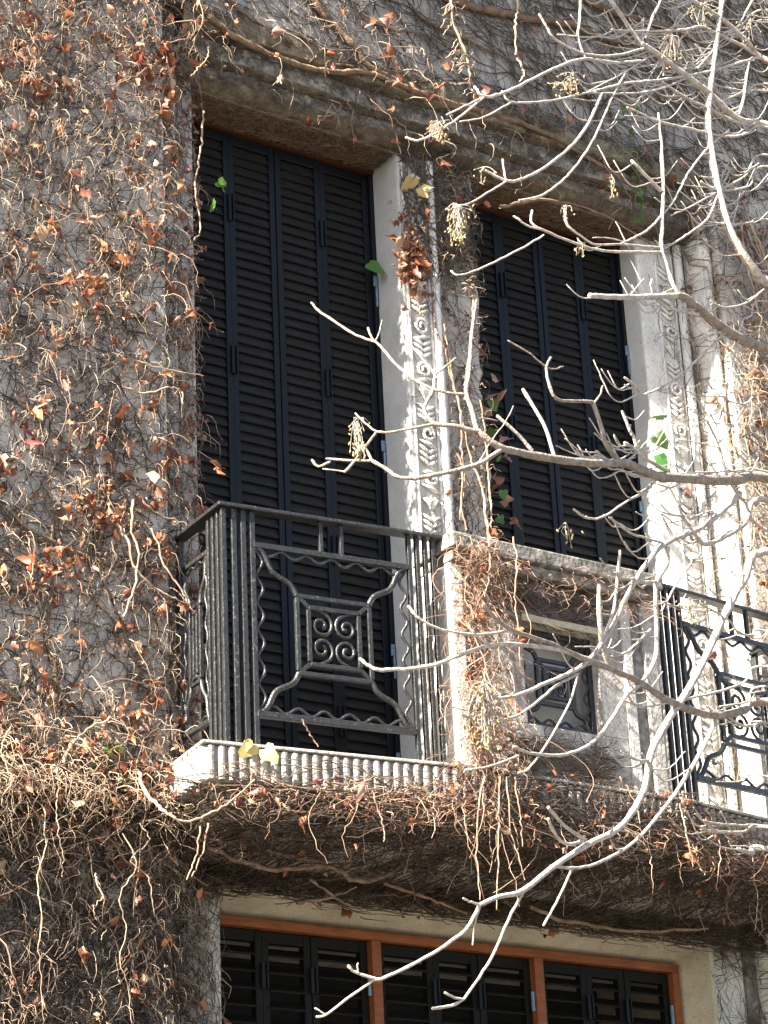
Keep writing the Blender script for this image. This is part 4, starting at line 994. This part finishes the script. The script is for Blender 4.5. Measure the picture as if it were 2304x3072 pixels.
B_ = [
    # upper right
    ([(2304, 847), (2270, 819), (2221, 750), (2180, 667), (2152, 556), (2131, 431), (2124, 333), (2138, 208), (2152, 104), (2166, 0), (2170, -40)], 42, 22),
    ([(2304, 375), (2214, 358), (2124, 278), (2020, 201), (1960, 155), (1923, 132)], 36, 26),
    ([(1923, 132), (1890, 85), (1860, 40), (1832, 0), (1815, -30)], 20, 16), ([(1926, 135), (1928, 95), (1930, 56)], 13, 9), ([(1933, 118), (1955, 60), (1982, 0), (1990, -30)], 15, 12),
    ([(1930, 146), (1840, 167), (1749, 160), (1666, 118), (1640, 80), (1617, 42)], 13, 9),
    ([(1923, 184), (1846, 188), (1756, 177), (1673, 201), (1513, 278), (1451, 288), (1423, 260)], 15, 11), ([(1451, 292), (1360, 365), (1263, 420), (1218, 413)], 10, 9), ([(1444, 295), (1400, 315), (1340, 344)], 8, 6),
    ([(1763, 278), (1652, 302), (1534, 306), (1506, 274)], 10, 8), ([(1534, 306), (1451, 351), (1381, 365)], 8, 6),
    ([(1756, 177), (1735, 118), (1738, 60), (1742, 0), (1742, -20)], 13, 9),
    ([(2304, 178), (2235, 184), (2124, 215), (1985, 240), (1881, 250), (1763, 278)], 15, 10), ([(2055, 236), (1978, 267), (1881, 281), (1763, 278)], 10, 8), ([(1937, 177), (1860, 225), (1770, 271)], 9, 7),
    ([(1805, 281), (1770, 361), (1721, 431), (1638, 500), (1569, 535), (1520, 542), (1451, 510)], 14, 10), ([(1517, 545), (1460, 580), (1395, 615), (1360, 611)], 8, 6), ([(1517, 540), (1512, 510), (1508, 478)], 8, 7),
    ([(1874, 222), (1833, 299), (1777, 424), (1708, 521), (1631, 583), (1558, 601)], 11, 8),
    ([(2304, 182), (2235, 142), (2160, 105), (2103, 80), (2050, 90), (1923, 94), (1833, 90)], 17, 10), ([(1833, 95), (1800, 108), (1756, 111), (1673, 104)], 9, 7),
    ([(2304, 181), (2240, 125), (2180, 69), (2125, 30), (2076, 0), (2050, -20)], 26, 18),
    ([(2304, 382), (2215, 368), (2083, 306), (2020, 270), (1978, 240)], 17, 10), ([(2304, 378), (2240, 400), (2180, 410), (2062, 385), (1965, 361), (1920, 340), (1881, 323)], 13, 10), ([(1965, 361), (1920, 350), (1874, 347)], 7, 5),
    ([(2215, 347), (2228, 306), (2235, 260), (2242, 208), (2246, 188)], 18, 14), ([(2090, 208), (2145, 139), (2156, 76)], 12, 9), ([(2131, 194), (2105, 160), (2083, 132)], 13, 11), ([(1989, 229), (1990, 180), (1992, 125)], 10, 8),
    ([(2304, 30), (2220, 75), (2150, 110)], 11, 8), ([(2304, 60), (2260, 80), (2200, 90)], 9, 7), ([(2270, -20), (2230, 50), (2190, 120)], 12, 9), ([(2304, 270), (2230, 272), (2150, 255), (2100, 225)], 10, 8), ([(2304, 252), (2240, 272), (2160, 305)], 9, 7),
    # vertical arm with its side twigs
    ([(2030, 882), (2012, 840), (1999, 799), (1984, 750), (1985, 694), (1989, 576), (1985, 451), (1978, 380), (1975, 340)], 26, 9),
    ([(1984, 573), (1940, 530), (1895, 483)], 16, 14),
    ([(1982, 757), (1900, 756), (1819, 753), (1742, 736), (1638, 694), (1596, 670), (1596, 632)], 12, 9), ([(1631, 691), (1585, 678), (1541, 649)], 8, 8), ([(1631, 705), (1565, 745), (1499, 778), (1423, 813), (1374, 826), (1353, 813)], 8, 7),
    ([(1982, 743), (1920, 738), (1860, 733), (1784, 733), (1742, 708), (1701, 674), (1694, 632)], 10, 8),
    ([(2152, 585), (2124, 653), (2076, 694), (1992, 747)], 12, 8), ([(2187, 389), (2124, 444), (2069, 514), (2020, 604), (1985, 646), (1937, 694), (1860, 733)], 9, 9), ([(2152, 576), (2100, 605), (2062, 625), (2013, 646)], 9, 6),
    ([(2152, 573), (2125, 560), (2103, 545)], 14, 11), ([(2304, 465), (2235, 528), (2155, 573)], 10, 9), ([(2304, 500), (2249, 556), (2200, 570), (2155, 571)], 10, 9), ([(2304, 660), (2250, 668), (2194, 672)], 9, 7), ([(2190, 672), (2150, 670), (2120, 664)], 10, 9), ([(2197, 674), (2210, 620), (2221, 576)], 9, 7), ([(2152, 573), (2165, 535), (2170, 510)], 8, 6), ([(2158, 570), (2175, 540), (2187, 515)], 9, 7),
    ([(2030, 886), (1951, 890), (1846, 891), (1770, 887)], 26, 21), ([(1955, 880), (1952, 860), (1955, 838)], 8, 7), ([(2096, 946), (2041, 932), (2000, 920), (1971, 901)], 12, 11),
    # off the middle limb
    ([(1430, 1292), (1416, 1231), (1399, 1178), (1408, 1110), (1412, 1040), (1420, 960), (1430, 900)], 19, 9), ([(1430, 1294), (1367, 1279), (1305, 1272), (1280, 1244), (1274, 1220), (1298, 1175), (1305, 1126)], 18, 10), ([(1305, 1126), (1285, 1095), (1263, 1071), (1221, 1022)], 9, 7), ([(1305, 1126), (1335, 1100), (1367, 1074)], 9, 7),
    ([(1305, 1272), (1235, 1285), (1162, 1297), (1131, 1295)], 10, 8), ([(1131, 1295), (1100, 1274), (1077, 1251), (1066, 1240)], 8, 6), ([(1131, 1295), (1096, 1340), (1062, 1386), (1035, 1415)], 9, 9), ([(1035, 1415), (1000, 1410), (969, 1407)], 6, 5),
    ([(1500, 1352), (1430, 1394), (1326, 1421), (1242, 1435), (1190, 1430), (1162, 1409), (1116, 1382)], 17, 12), ([(1116, 1382), (1062, 1382), (979, 1376)], 11, 8), ([(1116, 1382), (1100, 1350), (1085, 1328)], 10, 9), ([(992, 1385), (961, 1399), (945, 1393), (936, 1380)], 9, 9),
    ([(1399, 1183), (1326, 1175), (1256, 1147), (1194, 1099), (1152, 1050), (1125, 1026), (1069, 1005), (965, 939), (934, 908)], 12, 8), ([(1125, 1026), (1138, 995), (1146, 960)], 6, 4), ([(1125, 1026), (1112, 1005), (1104, 984)], 8, 8),
    ([(1662, 1366), (1638, 1286), (1603, 1224), (1569, 1168)], 14, 12), ([(1596, 1352), (1550, 1300), (1492, 1248)], 14, 12), ([(1430, 1400), (1470, 1330), (1520, 1260), (1540, 1218)], 6, 4), ([(1426, 1255), (1460, 1256), (1492, 1262)], 6, 5),
    ([(1860, 1388), (1819, 1335), (1805, 1286), (1780, 1213), (1765, 1205), (1721, 1203), (1669, 1196), (1645, 1147), (1638, 1102)], 20, 9), ([(1638, 1102), (1583, 1057), (1524, 1022)], 7, 6), ([(1780, 1213), (1800, 1185), (1808, 1158)], 8, 7), ([(1638, 1102), (1665, 1106), (1690, 1100)], 7, 5), ([(1638, 1102), (1645, 1085), (1653, 1072)], 9, 9),
    ([(2006, 1415), (1960, 1390), (1923, 1362), (1900, 1310), (1888, 1286), (1867, 1234)], 17, 10), ([(1923, 1362), (1895, 1342), (1874, 1328)], 13, 11), ([(1895, 1305), (1890, 1290), (1892, 1275)], 8, 6), ([(1860, 1392), (1820, 1378), (1785, 1365)], 10, 9), ([(1840, 1392), (1810, 1370), (1790, 1353)], 9, 9),
    ([(2304, 1415), (2230, 1412), (2159, 1415), (2060, 1420), (1985, 1421)], 9, 6), ([(1960, 1440), (1905, 1425), (1850, 1405)], 10, 8), ([(1955, 1462), (1888, 1500), (1805, 1552), (1756, 1552), (1721, 1528)], 8, 9), ([(1970, 1440), (1950, 1460), (1940, 1480)], 9, 7),
    ([(2194, 981), (2120, 1050), (2055, 1113), (1985, 1161), (1930, 1185)], 9, 9), ([(1930, 1185), (1900, 1155), (1874, 1133)], 10, 9), ([(2228, 960), (2195, 1100), (2159, 1258)], 9, 8), ([(2304, 1029), (2240, 990), (2190, 963)], 9, 8), ([(2291, 869), (2235, 911), (2173, 922), (2131, 904)], 9, 8), ([(2256, 1192), (2210, 1258), (2159, 1328)], 9, 7), ([(2159, 1328), (2150, 1280), (2130, 1240)], 8, 6),
    ([(2304, 1592), (2235, 1508), (2187, 1439), (2152, 1328), (2120, 1260)], 14, 10), ([(2304, 905), (2250, 950), (2200, 960)], 8, 6),
    # lower right
    ([(2304, 1653), (2235, 1736), (2173, 1847), (2096, 2014), (2006, 2160), (1954, 2256), (1937, 2353), (1902, 2429), (1846, 2492), (1777, 2526), (1666, 2596), (1569, 2672), (1499, 2690), (1440, 2714)], 34, 15),
    ([(1440, 2714), (1402, 2783), (1333, 2839), (1256, 2884), (1152, 2933), (1125, 2938)], 13, 10), ([(1125, 2938), (1050, 2990), (979, 3045), (950, 3050)], 8, 8), ([(1125, 2936), (1069, 2919), (1045, 2898)], 11, 10), ([(1075, 2920), (1072, 2905), (1074, 2890)], 7, 5), ([(979, 3047), (955, 3030), (945, 3025)], 6, 5), ([(1440, 2714), (1410, 2705), (1390, 2695)], 8, 7), ([(1440, 2720), (1425, 2770), (1418, 2835)], 6, 5),
    ([(1569, 2679), (1527, 2756), (1485, 2853), (1444, 2922), (1388, 2999), (1340, 3020), (1298, 3026)], 10, 9), ([(1388, 2999), (1360, 2992), (1335, 2978)], 9, 8),
    ([(1757, 2520), (1694, 2478), (1645, 2422)], 15, 11), ([(1757, 2519), (1708, 2533), (1673, 2513), (1645, 2457)], 13, 10),
    ([(2149, 2155), (2110, 2242), (2048, 2346), (1978, 2443), (1902, 2526), (1819, 2578), (1742, 2603), (1652, 2599)], 17, 9), ([(1715, 2610), (1673, 2700), (1631, 2776)], 9, 8),
    ([(1534, 1892), (1430, 1903), (1326, 1889), (1256, 1854), (1225, 1819)], 10, 9), ([(1830, 2000), (1708, 1958), (1624, 1941), (1471, 1937), (1291, 1997), (1152, 2010), (1111, 2000), (1080, 1976)], 18, 10), ([(1471, 1937), (1440, 1915), (1415, 1890)], 10, 9),
    ([(1833, 2005), (1808, 1930), (1798, 1833), (1798, 1757)], 24, 15), ([(1808, 1925), (1840, 1833), (1852, 1740), (1860, 1653)], 12, 10), ([(1833, 1972), (1888, 1951), (1951, 1889)], 11, 8),
    ([(2220, 1480), (2180, 1521), (2103, 1583), (1985, 1640), (1902, 1750), (1819, 1910), (1742, 2000), (1638, 2049), (1534, 2090), (1437, 2097)], 26, 9), ([(1735, 2020), (1666, 2060), (1596, 2118), (1527, 2156), (1444, 2163), (1385, 2145)], 10, 9), ([(1735, 2028), (1701, 2125), (1624, 2257), (1580, 2310), (1555, 2319)], 8, 7), ([(1555, 2267), (1471, 2299), (1395, 2311)], 8, 7),
    ([(2000, 1640), (1999, 1694), (1968, 1757), (1971, 1889), (1965, 1979), (1923, 2049), (1881, 2083), (1833, 2160), (1777, 2229), (1694, 2264), (1596, 2260), (1541, 2240)], 22, 9), ([(1968, 1745), (1930, 1745), (1895, 1735)], 10, 9),
    ([(2304, 1500), (2228, 1576), (2124, 1632), (2085, 1605)], 26, 16), ([(2103, 1660), (2048, 1722), (1985, 1833)], 9, 7), ([(1999, 1632), (1940, 1615), (1888, 1597), (1829, 1552)], 11, 9), ([(2085, 1605), (2040, 1530), (2030, 1480)], 12, 8), ([(2120, 1630), (2130, 1560), (2145, 1500)], 11, 8),
    ([(2304, 1892), (2260, 1905), (2215, 1899), (2187, 1861), (2100, 1810)], 9, 8), ([(2304, 2000), (2228, 2049), (2124, 2083), (1944, 2118), (1900, 2110), (1880, 2075)], 11, 8), ([(2304, 2060), (2240, 2105), (2160, 2120)], 9, 7), ([(2304, 2170), (2240, 2180), (2180, 2150)], 12, 8),
    ([(2304, 2478), (2230, 2476), (2160, 2472), (2110, 2462)], 9, 7), ([(2304, 2482), (2230, 2495), (2140, 2495), (2105, 2480)], 10, 8), ([(2304, 2547), (2256, 2558), (2215, 2547)], 22, 17), ([(2304, 2330), (2220, 2345), (2150, 2345)], 7, 5), ([(1963, 2270), (1930, 2285), (1870, 2260)], 10, 7),
    ([(1440, 2140), (1390, 2128), (1345, 2120)], 7, 5), ([(1700, 2560), (1690, 2545), (1690, 2560)], 5, 4)]
for p, a, b in B_:
    mid = sum(q[0] for q in p) / len(p), sum(q[1] for q in p) / len(p)
    branch(p, a, b, 'limb' if mid[0] < 1800 and 860 < mid[1] < 1440 and a < 21 and p[0] not in ((1662, 1366), (1596, 1352)) else 'bark', 'branch' if a > 11 else 'twig', 0.16 if b < 14 else 0)
# short side twigs, curling upwards
for p, a, b in B_ + B_[:30]:
    if a < 9: continue
    for rep in range(4):
        i = rng.integers(0, len(p) - 1); u = rng.uniform(0.1, 0.9)
        x_, y_ = np.array(p[i]) * (1 - u) + np.array(p[i + 1]) * u
        if not (1780 < x_ < 2290): continue
        L_ = rng.uniform(30, 150); s_ = rng.choice([-1, -1, 1])
        branch([(x_, y_), (x_ + s_ * L_ * 0.55, y_ + rng.uniform(-0.15, 0.3) * L_), (x_ + s_ * L_, y_ - rng.uniform(0.1, 0.7) * L_)], 6.5, 4, 'bark', 'twig', 0.16)

# dry seed clusters
t_ = np.linspace(0, np.pi, 5)
def cluster(cx, cy, k, sx, sy, droop=True):
    Y0 = depth(cx, cy)
    Vs, Fs, b = [], [], 0
    ph = np.arange(6) * np.pi / 3
    base = np.array([(0, 0, 1)] + [(0.75 * math.cos(p), 0.75 * math.sin(p), 0.35 * (1 if r_ == 0 else -1)) for r_ in (0, 1) for p in ph] + [(0, 0, -1)])
    fs = [(0, 1 + i, 1 + (i + 1) % 6) for i in range(6)] + [(1 + i, 7 + i, 7 + (i + 1) % 6) for i in range(6)] + [(1 + i, 7 + (i + 1) % 6, 1 + (i + 1) % 6) for i in range(6)] + [(13, 7 + (i + 1) % 6, 7 + i) for i in range(6)]
    fs = np.array(fs)
    pos = []
    for i in range(k):
        u = rng.random()
        p = at(cx + rng.normal(0, sx) * (1 - 0.5 * u), cy + (u - 0.4) * sy, Y0 + rng.normal(0, 0.03))
        s = rng.uniform(0.0045, 0.007); ax = rng.normal(0, 0.5, 2)
        q = base * [s * 0.75, s * 0.75, s * 1.25]; q[:, 0] += q[:, 2] * ax[0]; q[:, 1] += q[:, 2] * ax[1]
        Vs.append(q + p); Fs.append(fs + b); b += len(q); pos.append(p)
    o = link('seed_cluster', mesh_arrays('seed_cluster', np.vstack(Vs), np.vstack(Fs), MAT['seed'], True), tree); tag(o, kind='stuff')
    top = at(cx, cy - 0.42 * sy, Y0)
    P = np.array([smooth_path([top, (top + p) / 2 + np.array([0, 0, 0.012]) + rng.normal(0, 0.006, 3), p], 5) for p in pos[::2]])
    V, Fq = tubes(P, np.full(P.shape[:2], 0.0011), 3)
    link('seed_stalks', mesh_arrays('seed_stalks', V, Fq, MAT['bark'], True), tree)
for args in ((1372, 665, 90, 22, 120), (1718, 250, 34, 24, 70), (1320, 395, 30, 22, 70), (1452, 2130, 150, 42, 200), (1072, 1310, 40, 16, 130), (1745, 745, 12, 18, 40), (1455, 525, 10, 20, 60), (1700, 640, 14, 16, 50), (2018, 150, 46, 26, 100), (2110, 40, 30, 30, 70), (1700, 1600, 12, 18, 70), (2080, 1830, 40, 26, 70), (1840, 560, 14, 10, 60), (1680, 270, 16, 16, 50), (2250, 95, 24, 30, 80)):
    cluster(*args)
